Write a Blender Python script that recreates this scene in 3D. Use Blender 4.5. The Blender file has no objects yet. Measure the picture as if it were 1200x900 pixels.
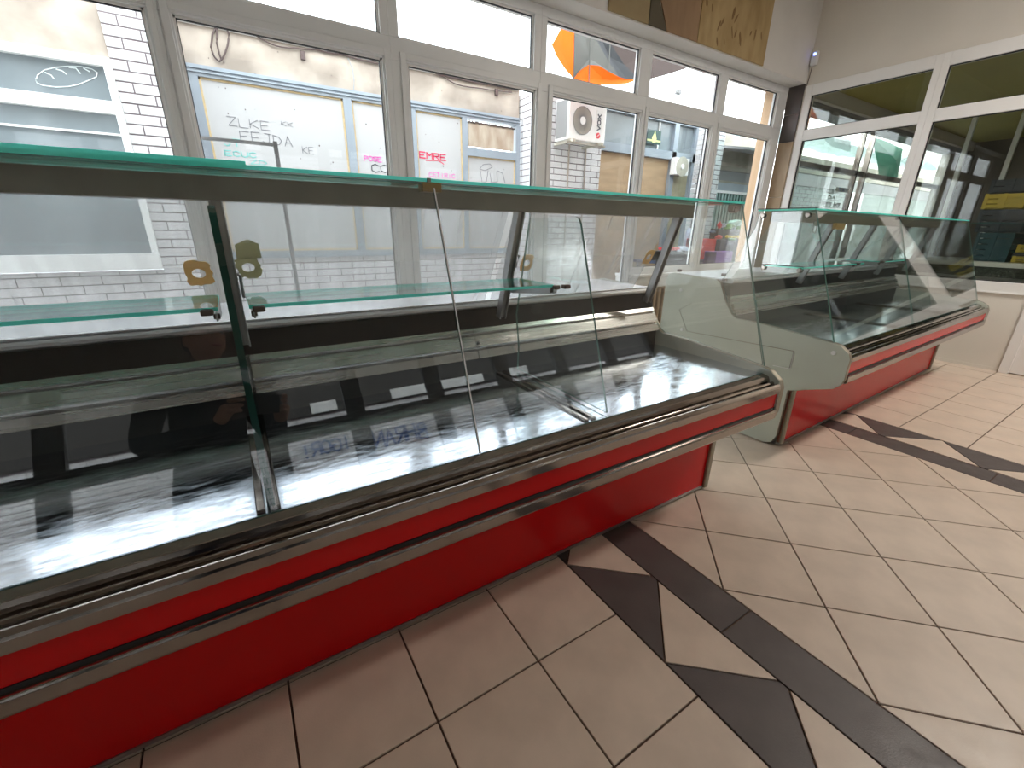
import bpy, bmesh, math, random
from mathutils import Vector, Matrix
S = bpy.context.scene
col = S.collection
rnd = random.Random(7)

# ---------------------------------------------------------------- camera
H = 1.18
PITCH, ROLL, YAW, FPX = math.radians(19.96), math.radians(.80), math.radians(32.28), 502.8
_f = Vector((math.sin(YAW)*math.cos(PITCH), math.cos(YAW)*math.cos(PITCH), -math.sin(PITCH)))
_r = Vector((math.cos(YAW), -math.sin(YAW), 0)); _u = _r.cross(_f)
_r2 = math.cos(ROLL)*_r + math.sin(ROLL)*_u; _u2 = -math.sin(ROLL)*_r + math.cos(ROLL)*_u
cd = bpy.data.cameras.new('camera'); cam = bpy.data.objects.new('camera', cd); col.objects.link(cam)
cam.matrix_world = Matrix(((_r2.x, _u2.x, -_f.x, 0), (_r2.y, _u2.y, -_f.y, 0), (_r2.z, _u2.z, -_f.z, H), (0, 0, 0, 1)))
cd.lens = FPX/1200*36; cd.sensor_width = 36; cd.clip_start = .02; cd.clip_end = 200
S.camera = cam

# ---------------------------------------------------------------- sky, added fill lamp, exposure
w = bpy.data.worlds.new('sky'); S.world = w; w.use_nodes = True
wb = w.node_tree.nodes['Background']; wb.inputs[0].default_value = (.90, .96, 1, 1); wb.inputs[1].default_value = 4.6
S.view_settings.view_transform = 'Standard'; S.view_settings.look = 'None'
S.view_settings.exposure = 0.72; S.view_settings.gamma = 1; S.view_settings.use_curve_mapping = False
try:
    S.cycles.transparent_max_bounces = 40
    S.cycles.max_bounces = 10; S.cycles.glossy_bounces = 5; S.cycles.diffuse_bounces = 5
except Exception: pass
def portal(loc, rot, sx, sy):
    l = bpy.data.lights.new('window_portal', 'AREA'); l.shape = 'RECTANGLE'; l.size = sx; l.size_y = sy
    o = bpy.data.objects.new('window_portal', l); col.objects.link(o); o.location = loc; o.rotation_euler = rot
    l.cycles.is_portal = True
portal((2.2, 3.6, 1.85), (math.radians(90), 0, 0), 7.2, 2.0)
portal((1.6, -2.75, 1.75), (math.radians(-90), 0, 0), 7.0, 2.2)
def added_fill_light(x, y, z, sx, sy, power):
    l = bpy.data.lights.new('added_fill_light', 'AREA'); l.shape = 'RECTANGLE'; l.size = sx; l.size_y = sy
    l.energy = power; l.color = (1, .93, .84)
    o = bpy.data.objects.new('added_fill_light', l); col.objects.link(o); o.location = (x, y, z)
FILL_LAMPS = [(4.3, -.3, 3.5)]  # unseen lamp, added to brighten the right side of the room
for x, y, z in FILL_LAMPS: added_fill_light(x, y, z-.09, 1.1, .25, 45)

# ---------------------------------------------------------------- helpers
def ray(px, py):
    c = Vector(((px-600)/FPX, (py-450)/FPX, 1)); return c.x*_r2 - c.y*_u2 + c.z*_f
def onY(px, py, Y):
    d = ray(px, py); return Vector((0, 0, H)) + d*(Y/d.y)
def onX(px, py, X):
    d = ray(px, py); return Vector((0, 0, H)) + d*(X/d.x)

def nodes(name):
    m = bpy.data.materials.new(name); m.use_nodes = True
    return m, m.node_tree.nodes, m.node_tree.links, m.node_tree.nodes['Principled BSDF']
def mat(name, c, rough=.5, metal=0, var=0, scale=6, bump=0, bscale=40, stretch=None, spec=.5, rvar=0, c2=None, coat=0):
    m, N, L, P = nodes(name)
    P.inputs['Base Color'].default_value = (*c, 1); P.inputs['Roughness'].default_value = rough
    P.inputs['Metallic'].default_value = metal; P.inputs['Specular IOR Level'].default_value = spec
    P.inputs['Coat Weight'].default_value = coat
    tc = N.new('ShaderNodeTexCoord'); mp = N.new('ShaderNodeMapping'); L.new(tc.outputs['Object'], mp.inputs[0])
    if stretch: mp.inputs['Scale'].default_value = stretch
    if var or c2:
        n = N.new('ShaderNodeTexNoise'); n.inputs['Scale'].default_value = scale; n.inputs['Detail'].default_value = 6
        L.new(mp.outputs[0], n.inputs[0])
        r = N.new('ShaderNodeValToRGB'); L.new(n.outputs[0], r.inputs[0])
        a = c2 if c2 else tuple(v*(1-var) for v in c)
        r.color_ramp.elements[0].color = (*a, 1); r.color_ramp.elements[0].position = .35
        r.color_ramp.elements[1].color = (*c, 1); r.color_ramp.elements[1].position = .62
        L.new(r.outputs[0], P.inputs['Base Color'])
    if rvar:
        n = N.new('ShaderNodeTexNoise'); n.inputs['Scale'].default_value = scale*1.7; n.inputs['Detail'].default_value = 8
        L.new(mp.outputs[0], n.inputs[0]); mr = N.new('ShaderNodeMapRange'); L.new(n.outputs[0], mr.inputs[0])
        mr.inputs['From Min'].default_value = .35; mr.inputs['From Max'].default_value = .65
        mr.inputs['To Min'].default_value = rough; mr.inputs['To Max'].default_value = rough+rvar
        L.new(mr.outputs[0], P.inputs['Roughness'])
    if bump:
        n = N.new('ShaderNodeTexNoise'); n.inputs['Scale'].default_value = bscale; n.inputs['Detail'].default_value = 4
        L.new(mp.outputs[0], n.inputs[0]); b = N.new('ShaderNodeBump'); b.inputs['Strength'].default_value = bump; b.inputs['Distance'].default_value = .01
        L.new(n.outputs[0], b.inputs['Height']); L.new(b.outputs[0], P.inputs['Normal'])
    return m
def glassmat(name, tint=(1, 1, 1), refl=.05, haze=0, hazecol=(.85, .87, .86), streak=False, k5=.95):
    m, N, L, P = nodes(name); N.remove(P); out = N['Material Output']
    g = N.new('ShaderNodeNewGeometry'); d = N.new('ShaderNodeVectorMath'); d.operation = 'DOT_PRODUCT'
    L.new(g.outputs['Incoming'], d.inputs[0]); L.new(g.outputs['Normal'], d.inputs[1])
    def M(op, a, b=None):
        n = N.new('ShaderNodeMath'); n.operation = op
        for i, v in enumerate((a, b)):
            if v is None: continue
            if isinstance(v, (int, float)): n.inputs[i].default_value = v
            else: L.new(v, n.inputs[i])
        return n.outputs[0]
    a = M('ABSOLUTE', d.outputs['Value']); q = M('POWER', M('SUBTRACT', 1.0, a), 5.0)
    f = M('ADD', M('MULTIPLY', q, k5), refl)
    T = N.new('ShaderNodeBsdfTransparent'); T.inputs[0].default_value = (*tint, 1)
    G = N.new('ShaderNodeBsdfGlossy'); G.inputs['Roughness'].default_value = .0
    base = T.outputs[0]
    if haze:
        D = N.new('ShaderNodeBsdfDiffuse'); D.inputs[0].default_value = (*hazecol, 1)
        R = N.new('ShaderNodeBsdfTranslucent'); R.inputs[0].default_value = (*hazecol, 1)
        mx = N.new('ShaderNodeMixShader'); mx.inputs[0].default_value = .6; L.new(D.outputs[0], mx.inputs[1]); L.new(R.outputs[0], mx.inputs[2])
        m2 = N.new('ShaderNodeMixShader'); m2.inputs[0].default_value = haze
        if streak:
            tc = N.new('ShaderNodeTexCoord'); mp = N.new('ShaderNodeMapping'); mp.inputs['Scale'].default_value = (14, 1, 1.2)
            L.new(tc.outputs['Object'], mp.inputs[0]); n = N.new('ShaderNodeTexNoise'); n.inputs['Scale'].default_value = 2.5; n.inputs['Detail'].default_value = 5
            L.new(mp.outputs[0], n.inputs[0]); mr = N.new('ShaderNodeMapRange'); mr.inputs['From Min'].default_value = .3; mr.inputs['From Max'].default_value = .7
            mr.inputs['To Min'].default_value = haze*.85; mr.inputs['To Max'].default_value = haze*1.15
            L.new(n.outputs[0], mr.inputs[0]); L.new(mr.outputs[0], m2.inputs[0])
        L.new(T.outputs[0], m2.inputs[1]); L.new(mx.outputs[0], m2.inputs[2]); base = m2.outputs[0]
    X = N.new('ShaderNodeMixShader'); L.new(f, X.inputs[0]); L.new(base, X.inputs[1]); L.new(G.outputs[0], X.inputs[2])
    L.new(X.outputs[0], out.inputs['Surface'])
    return m
def edgemat(name, c, tr=.5, ro=.12):
    m, N, L, P = nodes(name); out = N['Material Output']
    P.inputs['Base Color'].default_value = (*c, 1); P.inputs['Roughness'].default_value = ro
    t = N.new('ShaderNodeBsdfTranslucent'); t.inputs[0].default_value = (*c, 1)
    x = N.new('ShaderNodeMixShader'); x.inputs[0].default_value = tr
    L.new(P.outputs[0], x.inputs[1]); L.new(t.outputs[0], x.inputs[2]); L.new(x.outputs[0], out.inputs[0]); return m

MT = {}
MT['tile'] = mat('beige_floor_tile', (.70, .575, .475), .33, var=.12, scale=7, bump=.06, bscale=260, rvar=.15)
MT['tile_dark'] = mat('dark_floor_tile', (.105, .085, .083), .38, var=.2, scale=9, bump=.08, bscale=260, rvar=.12)
MT['grout'] = mat('brown_grout', (.10, .062, .045), .9)
MT['plaster'] = mat('cream_plaster', (.74, .69, .62), .85, var=.05, scale=2, bump=.1, bscale=90)
MT['plaster_grey'] = mat('grey_white_plaster', (.72, .69, .66), .8, var=.05, scale=3, bump=.06, bscale=70)
MT['olive'] = mat('olive_ceiling_paint', (.36, .31, .075), .8, var=.1, scale=2)
MT['pvc'] = mat('white_plastic_frame', (.80, .80, .80), .35, var=.03, scale=4)
MT['pvc_white'] = mat('bright_white_plastic_frame', (.86, .84, .82), .35, var=.03, scale=4)
MT['gasket'] = mat('black_rubber_gasket', (.02, .02, .025), .6)
MT['red'] = mat('red_laminate', (.60, .002, .004), .25, bump=.02, bscale=30, spec=.28)
MT['steel'] = mat('brushed_stainless_steel', (.66, .645, .62), .24, 1, rvar=.05, scale=3, stretch=(.25, 10, 10))
MT['chrome'] = mat('polished_metal_trim', (.33, .29, .26), .08, 1, rvar=.10, scale=6)
MT['deck'] = mat('scratched_steel_deck', (.60, .65, .72), .05, 1, rvar=.20, scale=9, bump=.012, bscale=50, stretch=(1.2, 5, 1))
MT['alu'] = mat('dull_aluminium', (.42, .42, .42), .32, 1, rvar=.15, scale=8)
MT['worktop'] = mat('steel_worktop', (.74, .74, .76), .28, 1, rvar=.12, scale=6)
MT['beam'] = mat('taupe_painted_beam', (.20, .175, .142), .45, var=.2, scale=12, bump=.04, bscale=200)
MT['black'] = mat('black_rubber_strip', (.010, .010, .011), .5, var=.4, scale=30, spec=.25)
MT['void'] = mat('dark_vent_cavity', (.012, .012, .012), .5)
MT['panel'] = mat('grey_green_side_panel', (.56, .59, .52), .42, var=.05, scale=6)
MT['paneledge'] = mat('olive_metal_edging', (.30, .275, .22), .3, .7, rvar=.15)
MT['glass'] = glassmat('window_glass', (.97, .98, .98), .035)
MT['glass_side'] = glassmat('dimmed_side_window_glass', (.82, .84, .81), .05)  # darker tint dims the view, standing in for haze and reflections
MT['cglass'] = glassmat('counter_front_glass', (.985, .995, .99), .075)
MT['cglass2'] = glassmat('counter_divider_glass', (.94, .97, .965), .045, .02)
MT['topglass'] = glassmat('counter_top_glass', (.80, .90, .88), .06, .05, (.6, .75, .73))
MT['shelfglass'] = glassmat('counter_shelf_glass', (.84, .95, .93), .10, .08, (.7, .9, .88), k5=.95)
MT['plexi2'] = glassmat('clear_sliding_plexiglass', (.93, .95, .94), .035, .07, (.7, .72, .70))
MT['plexi'] = glassmat('hazy_sliding_plexiglass', (.96, .96, .97), .04, .25, (.86, .86, .87), True)
MT['teal'] = edgemat('teal_glass_edge', (.18, .93, .78), .6)
MT['dkgreen'] = edgemat('dark_green_glass_edge', (.012, .06, .048), .2)
MT['midgreen'] = edgemat('grey_green_glass_edge', (.12, .22, .19), .4)
MT['brickw'] = mat('white_glazed_brick', (.68, .665, .67), .45, var=.06, scale=3)
MT['mortar'] = mat('grey_purple_mortar', (.20, .165, .175), .9)
MT['facade_white'] = mat('white_painted_render', (.88, .87, .84), .8, var=.05, scale=1.2)
MT['facade_beige'] = mat('stained_beige_concrete', (.48, .415, .35), .85, c2=(.28, .235, .195), scale=2.6, bump=.2, bscale=20)
MT['board'] = mat('white_boarding_sheet', (.50, .50, .50), .6, var=.05, scale=1.5)
MT['foam'] = mat('yellow_foam_sealant', (.66, .50, .28), .8, var=.2, scale=20)
MT['bluegrey'] = mat('blue_grey_metal_frame', (.30, .345, .39), .4, var=.08, scale=5)
MT['kraft'] = mat('brown_kraft_paper', (.47, .33, .20), .8, var=.2, scale=2.5, stretch=(1, 1, 4))
MT['olivepaper'] = mat('olive_paper_lining', (.44, .40, .27), .7, var=.25, scale=3, stretch=(1, 1, 3))
MT['darkglass'] = mat('dark_shop_window_pane', (.24, .28, .30), .12, var=.3, scale=1.5, spec=.7)
MT['acwhite'] = mat('white_enamel_casing', (.86, .86, .84), .35)
MT['grille'] = mat('beige_fan_grille', (.50, .47, .39), .5)
MT['dkgrey'] = mat('dark_grey_louvre', (.22, .22, .22), .5)
MT['logo_red'] = mat('red_logo_print', (.75, .03, .06), .4)
MT['logo_navy'] = mat('navy_logo_print', (.03, .035, .07), .4)
MT['orange'] = edgemat('orange_umbrella_cloth', (.95, .27, .02), .6, .85)
MT['umb_grey'] = edgemat('grey_umbrella_cloth', (.10, .10, .09), .10, .85)
MT['umb_brown'] = edgemat('brown_umbrella_cloth', (.035, .018, .014), .05, .85)
MT['umb_dark'] = edgemat('dark_slate_umbrella_cloth', (.016, .019, .023), .04, .85)
MT['tarp'] = edgemat('white_teal_tarpaulin', (.78, .87, .86), .55, .85)
MT['tarp_green'] = edgemat('green_tarpaulin', (.30, .58, .48), .5, .85)
MT['tan'] = mat('tan_painted_column', (.62, .42, .26), .7, var=.08, scale=5)
MT['brown_tile'] = mat('dark_brown_wall_tile', (.075, .06, .055), .3, var=.15, scale=5)
MT['marble'] = mat('beige_brown_marble_tile', (.42, .31, .20), .35, c2=(.30, .21, .13), scale=5, stretch=(1, 1, .5))
MT['ply'] = mat('yellow_plywood', (.46, .33, .16), .55, c2=(.36, .24, .10), scale=4, stretch=(2.2, 2.2, .8))
MT['ply2'] = mat('pinkish_brown_plywood', (.33, .205, .115), .6, c2=(.25, .15, .08), scale=3, stretch=(2, 2, .6))
MT['ply3'] = mat('greenish_tan_plywood', (.35, .27, .14), .6, c2=(.28, .20, .10), scale=3)
MT['knot'] = mat('dark_plywood_knot', (.22, .125, .045), .6)
MT['plydark'] = mat('dark_olive_board', (.085, .068, .04), .7)
MT['ink_red'] = mat('red_marker_ink', (.75, .04, .12), .6)
MT['ink_mag'] = mat('magenta_marker_ink', (.80, .12, .50), .6)
MT['ink_black'] = mat('black_marker_ink', (.05, .05, .06), .6)
MT['ink_grey'] = mat('grey_pencil', (.20, .20, .22), .6)
MT['ink_teal'] = mat('pale_teal_marker_ink', (.20, .58, .54), .6)
MT['ink_blue'] = mat('blue_spray_paint', (.02, .09, .33), .6)
MT['chalk'] = mat('white_chalk', (.75, .82, .82), .8)
MT['greenshut'] = mat('green_corrugated_shutter', (.20, .33, .30), .4, var=.1, scale=4)
MT['olivegrey'] = mat('pale_grey_green_panel', (.24, .28, .26), .5)
MT['brickgrey'] = mat('grey_white_brick', (.36, .40, .39), .6)
MT['shaded_wall'] = mat('dark_shaded_upper_wall', (.045, .04, .036), .8)  # shade of a roofed yard put into the wall colour
MT['rearwall'] = mat('brown_grey_plaster', (.24, .205, .175), .85, var=.1, scale=2)
MT['darkframe'] = mat('dark_grey_window_frame', (.10, .10, .10), .5)
MT['asphalt'] = mat('grey_paving', (.32, .31, .30), .9, var=.2, scale=3)
MT['concrete'] = mat('weathered_concrete', (.40, .37, .31), .9, var=.3, scale=2)
MT['cable'] = mat('dark_reddish_cable', (.09, .06, .055), .6)
MT['yellow'] = mat('yellow_plastic', (.62, .46, .05), .45, var=.1, scale=8)
MT['navy'] = mat('dark_navy_plastic', (.035, .045, .06), .45)
MT['tealplastic'] = mat('dark_teal_plastic', (.018, .065, .085), .4)
MT['purple'] = mat('purple_plastic', (.30, .16, .50), .5)
MT['redpl'] = mat('red_plastic', (.72, .045, .05), .45)
MT['bluepl'] = mat('dark_blue_plastic', (.02, .04, .10), .45)
MT['leaf'] = mat('leaf_green', (.13, .34, .07), .6, var=.3, scale=20)
MT['lightgreen'] = mat('pale_green_plastic', (.35, .62, .50), .5)
MT['bag'] = edgemat('pale_blue_plastic_bag', (.60, .64, .76), .5)
MT['banana'] = mat('yellow_fruit', (.75, .55, .08), .5)
MT['radiator'] = mat('brown_radiator_enamel', (.30, .20, .12), .4)
MT['tape'] = edgemat('brown_sticker_residue', (.86, .66, .38), .6)
MT['tape_green'] = edgemat('olive_sticker_residue', (.62, .60, .42), .6)
MT['brass'] = mat('old_brass_clip', (.24, .17, .07), .45, .6)
MT['darkclip'] = mat('dark_brown_clip', (.10, .07, .06), .4, .3)
MT['lampwhite'] = mat('added_lamp_housing', (.8, .8, .8), .5)
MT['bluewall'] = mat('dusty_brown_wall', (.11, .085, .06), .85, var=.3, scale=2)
MT['granite'] = mat('dark_speckled_granite', (.10, .11, .09), .4, c2=(.03, .035, .03), scale=60)
MT['dirty'] = mat('dirty_cream_panel', (.52, .44, .35), .7, c2=(.38, .29, .21), scale=5, stretch=(2, 1, .7))
MT['bread'] = MT['chalk']
MT['poster'] = mat('dark_green_poster', (.035, .08, .07), .5)
MT['poster_yellow'] = mat('pale_yellow_print', (.62, .68, .28), .5)
MT['jacket'] = mat('black_jacket_cloth', (.018, .018, .02), .85, bump=.1, bscale=60)
MT['jeans'] = mat('dark_blue_denim', (.03, .04, .07), .9, bump=.1, bscale=120)
MT['skin'] = mat('skin', (.52, .30, .22), .5)
MT['hair'] = mat('dark_brown_hair', (.03, .018, .012), .6, bump=.4, bscale=80)
MT['shoe'] = mat('dark_shoe_leather', (.02, .02, .02), .5)
MT['eye'] = mat('eye_white', (.8, .8, .78), .3)
MT['lip'] = mat('lips', (.42, .16, .14), .5)
MT['blueled'] = None
m, N, L, P = nodes('blue_indicator_led'); P.inputs['Emission Color'].default_value = (.12, .2, 1, 1); P.inputs['Emission Strength'].default_value = 6; MT['blueled'] = m
m, N, L, P = nodes('added_lamp_diffuser'); P.inputs['Emission Color'].default_value = (1, .94, .86, 1); P.inputs['Emission Strength'].default_value = 2; MT['lit'] = m

class MB:
    def __init__(s): s.v = []; s.f = []; s.m = []
    def add(s, v, f, mi=0):
        b = len(s.v); s.v += [tuple(p) for p in v]; s.f += [tuple(i+b for i in q) for q in f]; s.m += [mi]*len(f); return s
    def box(s, a, b, mi=0):
        x0, y0, z0 = [min(p, q) for p, q in zip(a, b)]; x1, y1, z1 = [max(p, q) for p, q in zip(a, b)]
        return s.add([(x0,y0,z0),(x1,y0,z0),(x1,y1,z0),(x0,y1,z0),(x0,y0,z1),(x1,y0,z1),(x1,y1,z1),(x0,y1,z1)],
                     [(0,3,2,1),(4,5,6,7),(0,1,5,4),(1,2,6,5),(2,3,7,6),(3,0,4,7)], mi)
    def prism(s, poly, a, b, axis='x', mi=0, cap=None):
        """poly: list of 2D points; extruded along axis from a to b"""
        P = {'x': lambda t, p: (t, p[0], p[1]), 'y': lambda t, p: (p[0], t, p[1]), 'z': lambda t, p: (p[0], p[1], t)}[axis]
        n = len(poly); v = [P(a, p) for p in poly] + [P(b, p) for p in poly]
        bi = len(s.v); s.v += v
        for i in range(n):
            j = (i+1) % n; s.f.append((bi+i, bi+j, bi+n+j, bi+n+i)); s.m.append(mi)
        cm = mi if cap is None else cap
        s.f.append(tuple(bi+i for i in reversed(range(n)))); s.m.append(cm)
        s.f.append(tuple(bi+n+i for i in range(n))); s.m.append(cm); return s
    def tube(s, pts, r, seg=6, mi=0, closed=False):
        pts = [Vector(p) for p in pts]; n = len(pts); b = len(s.v)
        for i, p in enumerate(pts):
            t = (pts[min(i+1, n-1)]-pts[max(i-1, 0)]); t = t.normalized() if t.length else Vector((0,0,1))
            u = t.cross(Vector((0, 0, 1)))
            if u.length < .1: u = t.cross(Vector((1, 0, 0)))
            u.normalize(); w_ = t.cross(u)
            for k in range(seg):
                a = 2*math.pi*k/seg; s.v.append(tuple(p+u*math.cos(a)*r+w_*math.sin(a)*r))
        for i in range(n-1):
            for k in range(seg):
                k2 = (k+1) % seg; s.f.append((b+i*seg+k, b+i*seg+k2, b+(i+1)*seg+k2, b+(i+1)*seg+k)); s.m.append(mi)
        s.f.append(tuple(b+k for k in range(seg))); s.m.append(mi)
        s.f.append(tuple(b+(n-1)*seg+k for k in reversed(range(seg)))); s.m.append(mi); return s
    def cyl(s, a, b, r, seg=16, mi=0): return s.tube([a, b], r, seg, mi)
    def ribbon(s, pts, wd, nrm=(0, -1, 0), mi=0, th=.002):
        """flat stroke of width wd lying on a plane with the given normal"""
        n = Vector(nrm)
        for a, b in zip(pts[:-1], pts[1:]):
            a, b = Vector(a), Vector(b); d = (b-a)
            if d.length < 1e-5: continue
            d.normalize(); q = d.cross(n).normalized()*wd/2; a = a-d*wd*.3; b = b+d*wd*.3
            v = [a-q, b-q, b+q, a+q]; v = v+[p+n*th for p in v]
            s.add(v, [(0,1,2,3),(7,6,5,4),(0,4,5,1),(1,5,6,2),(2,6,7,3),(3,7,4,0)], mi)
        return s
    def build(s, name, mats, parent=None, smooth=False, bevel=0, kind=None, M=None):
        me = bpy.data.meshes.new(name); v = s.v
        if M is not None: v = [tuple(M @ Vector(p)) for p in v]
        me.from_pydata(v, [], s.f)
        if not isinstance(mats, (list, tuple)): mats = [mats]
        for q in mats: me.materials.append(q)
        for p, mi in zip(me.polygons, s.m): p.material_index = mi; p.use_smooth = smooth
        bm = bmesh.new(); bm.from_mesh(me); bmesh.ops.recalc_face_normals(bm, faces=bm.faces); bm.to_mesh(me); bm.free()
        o = bpy.data.objects.new(name, me); col.objects.link(o)
        if parent is not None: o.parent = parent
        if bevel:
            b = o.modifiers.new('bevel', 'BEVEL'); b.width = bevel; b.segments = 2; b.limit_method = 'ANGLE'
        if kind: o['kind'] = kind
        return o
def tag(o, label=None, cat=None, group=None, kind=None):
    if label: o['label'] = label
    if cat: o['category'] = cat
    if group: o['group'] = group
    if kind: o['kind'] = kind
    return o
def empty(name, loc=(0, 0, 0), **k):
    o = bpy.data.objects.new(name, None); col.objects.link(o); o.location = loc; o.empty_display_size = .1
    bpy.context.view_layer.update() if False else None
    return tag(o, **k)
def off(o):   # matrix that turns world points into points local to a pure-translation empty
    return Matrix.Translation(-Vector(o.location))
def box(name, a, b, m, parent=None, bevel=0, kind=None, M=None): return MB().box(a, b).build(name, m, parent, bevel=bevel, kind=kind, M=M)
def clip(poly, a, b, c):
    out = []; n = len(poly)
    for i in range(n):
        p, q = poly[i], poly[(i+1) % n]; dp = a*p[0]+b*p[1]-c; dq = a*q[0]+b*q[1]-c
        if dp <= 0: out.append(p)
        if dp*dq < 0: t = dp/(dp-dq); out.append((p[0]+(q[0]-p[0])*t, p[1]+(q[1]-p[1])*t))
    return out
def area(p): return abs(sum(p[i][0]*p[(i+1)%len(p)][1]-p[(i+1)%len(p)][0]*p[i][1] for i in range(len(p))))/2
def inset(poly, d):
    n = len(poly); A = sum(poly[i][0]*poly[(i+1)%n][1]-poly[(i+1)%n][0]*poly[i][1] for i in range(n))
    if A < 0: poly = poly[::-1]
    out = poly
    for i in range(n):
        p, q = poly[i], poly[(i+1) % n]; e = Vector((q[0]-p[0], q[1]-p[1]))
        if e.length < 1e-6: continue
        e.normalize(); a, b = e.y, -e.x     # outward normal
        out = clip(out, a, b, a*p[0]+b*p[1]-d)
        if len(out) < 3: return []
    return out

# ---------------------------------------------------------------- room shell
XL, XR, YW, YB, YR, ZC = -3.2, 5.788, 3.25, 3.07, -2.5, 3.6
floor = box('floor', (XL-.2, YR-.2, -.15), (12.2, YW+.25, -.006), MT['grout']); floor['kind'] = 'structure'
def tiles():
    polys = []   # (poly, dark)
    X0, X1, X2, X3 = .865, 1.0955, 1.2585, 3.0685; X4, X5, X6 = 3.2285, 3.2345, 3.472
    # left field, square to the counter
    px, py = .3115, .3065
    i0 = int((X0-XL)/px)+1
    for i in range(i0):
        for j in range(-6, 6):
            x1 = X0-i*px; y0 = .712+j*py; polys.append(([(x1-px, y0), (x1, y0), (x1, y0+py), (x1-px, y0+py)], 0))
    # first border
    for k in range(-6, 6):
        yb = .967+.451*k; ap = .75+.451*k
        polys.append(([(X0, yb), (X0, yb-.451), (X1, ap-.012), (X1, ap+.012)], 1))
        polys.append(([(X0, yb), (X1, ap+.012), (X1, ap+.451-.012)], 0))
    for k in range(-5, 5):
        y0 = .489+.632*k
        polys.append(([(X1, y0), (X2, y0), (X2, y0+.632), (X1, y0+.632)], 1))
    # diagonal field
    u = .2256
    for a in range(-26, 26):
        for b in range(-26, 26):
            cx, cy = 1.261+(a+b)*u, .590+(a-b)*u
            if not (X2-.3 < cx < X3+.3 and -3.2 < cy < 3.6): continue
            p = [(cx-u, cy), (cx, cy-u), (cx+u, cy), (cx, cy+u)]
            p = [(x+u, y) for x, y in p]
            p = clip(p, -1, 0, -X2); p = clip(p, 1, 0, X3) if len(p) > 2 else p
            if len(p) > 2: polys.append((p, 0))
    # second border
    for k in range(-5, 5):
        y0 = .30+.632*k; polys.append(([(X3, y0), (X4, y0), (X4, y0+.632), (X3, y0+.632)], 1))
    for k in range(-6, 6):
        yb = 1.036+.4515*k; ap = .808+.4515*k
        polys.append(([(X6, yb), (X6, yb-.4515), (X5, ap-.012), (X5, ap+.012)], 1))
        polys.append(([(X6, yb), (X5, ap+.012), (X5, ap+.4515-.012)], 0))
    for i in range(30):
        for j in range(-10, 9):
            x0 = X6+.003+i*.31; y0 = .80+j*.325; polys.append(([(x0, y0), (x0+.31, y0), (x0+.31, y0+.325), (x0, y0+.325)], 0))
    far = MB(); near = []
    for p, dark in polys:
        xmax = 12.1 if p[0][0] > XR else XR
        for c in ((-1, 0, -XL), (0, 1, YW+.15), (0, -1, -YR)): p = clip(p, *c) if len(p) > 2 else p
        if len(p) < 3: continue
        p = inset(p, .0028)
        if len(p) < 3 or area(p) < 2e-4: continue
        cx = sum(q[0] for q in p)/len(p); cy = sum(q[1] for q in p)/len(p)
        vis = False
        for q in p+[(cx, cy)]:
            c = Vector((q[0], q[1], -H)); z = c.dot(_f)
            if z > .05:
                sx, sy = 600+FPX*c.dot(_r2)/z, 450-FPX*c.dot(_u2)/z
                if -20 < sx < 1220 and 380 < sy < 920 and q[1] < 1.35: vis = True
        if cx > XR: vis = False
        if vis: near.append((math.hypot(cx, cy), p, dark))
        else: far.prism(p, -.006, 0, 'z', mi=dark)
    near.sort(key=lambda t: t[0])
    for k, (d, p, dark) in enumerate(near):
        if k < 300: 
            cx = sum(q[0] for q in p)/len(p); cy = sum(q[1] for q in p)/len(p); dz = rnd.uniform(-.0006, 0)
            q = inset(p, .0012)
            o = MB()
            n = len(p)
            if len(q) == n:
                a = sum(p[i][0]*p[(i+1)%n][1]-p[(i+1)%n][0]*p[i][1] for i in range(n)); pp = p[::-1] if a < 0 else p
                # match order of the inset polygon to the outer one
                st = min(range(n), key=lambda i: (q[i][0]-pp[0][0])**2+(q[i][1]-pp[0][1])**2); q = q[st:]+q[:st]
                v = [(x-cx, y-cy, -.006) for x, y in pp]+[(x-cx, y-cy, dz-.0009) for x, y in pp]+[(x-cx, y-cy, dz) for x, y in q]
                f = [(i, (i+1)%n, n+(i+1)%n, n+i) for i in range(n)]+[(n+i, n+(i+1)%n, 2*n+(i+1)%n, 2*n+i) for i in range(n)]+[tuple(range(2*n, 3*n))]
                o.add(v, f)
            else: o.prism([(x-cx, y-cy) for x, y in p], -.006, dz, 'z')
            t = o.build('floor_tile', MT['tile_dark' if dark else 'tile'], floor); t.location = (cx, cy, 0)
        else: far.prism(p, -.006, 0, 'z', mi=dark)
    far.build('floor_tile', [MT['tile'], MT['tile_dark']], floor, kind='stuff')
tiles()
box('ceiling', (XL-.2, YR-.2, ZC), (XR+.12, YW+.15, ZC+.2), MT['plaster'], kind='structure')
box('wall_left', (XL-.2, YR-.2, -.1), (XL, YW+.15, ZC), MT['plaster'], kind='structure')
# window side: low wall, bulkhead with a flat soffit
wf = MB().box((XL, YW-.02, -.1), (3.47, YW+.18, .57)).box((3.47, YW-.02, -.1), (12.0, YW+.18, .71)).box((XL, YB, 2.745), (XR, YW+.25, ZC)).box((XL, YW, 2.745), (12.0, YW+.18, ZC))
wf.build('wall_front', MT['plaster_grey'], kind='structure')
box('trim_1', (XL, YW-.06, .572), (3.465, YW+.2, .60), MT['pvc_white'], kind='structure', bevel=.004)
box('trim_7', (3.475, YW-.06, .712), (XR-.02, YW+.2, .74), MT['pvc_white'], kind='structure', bevel=.004)
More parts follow.
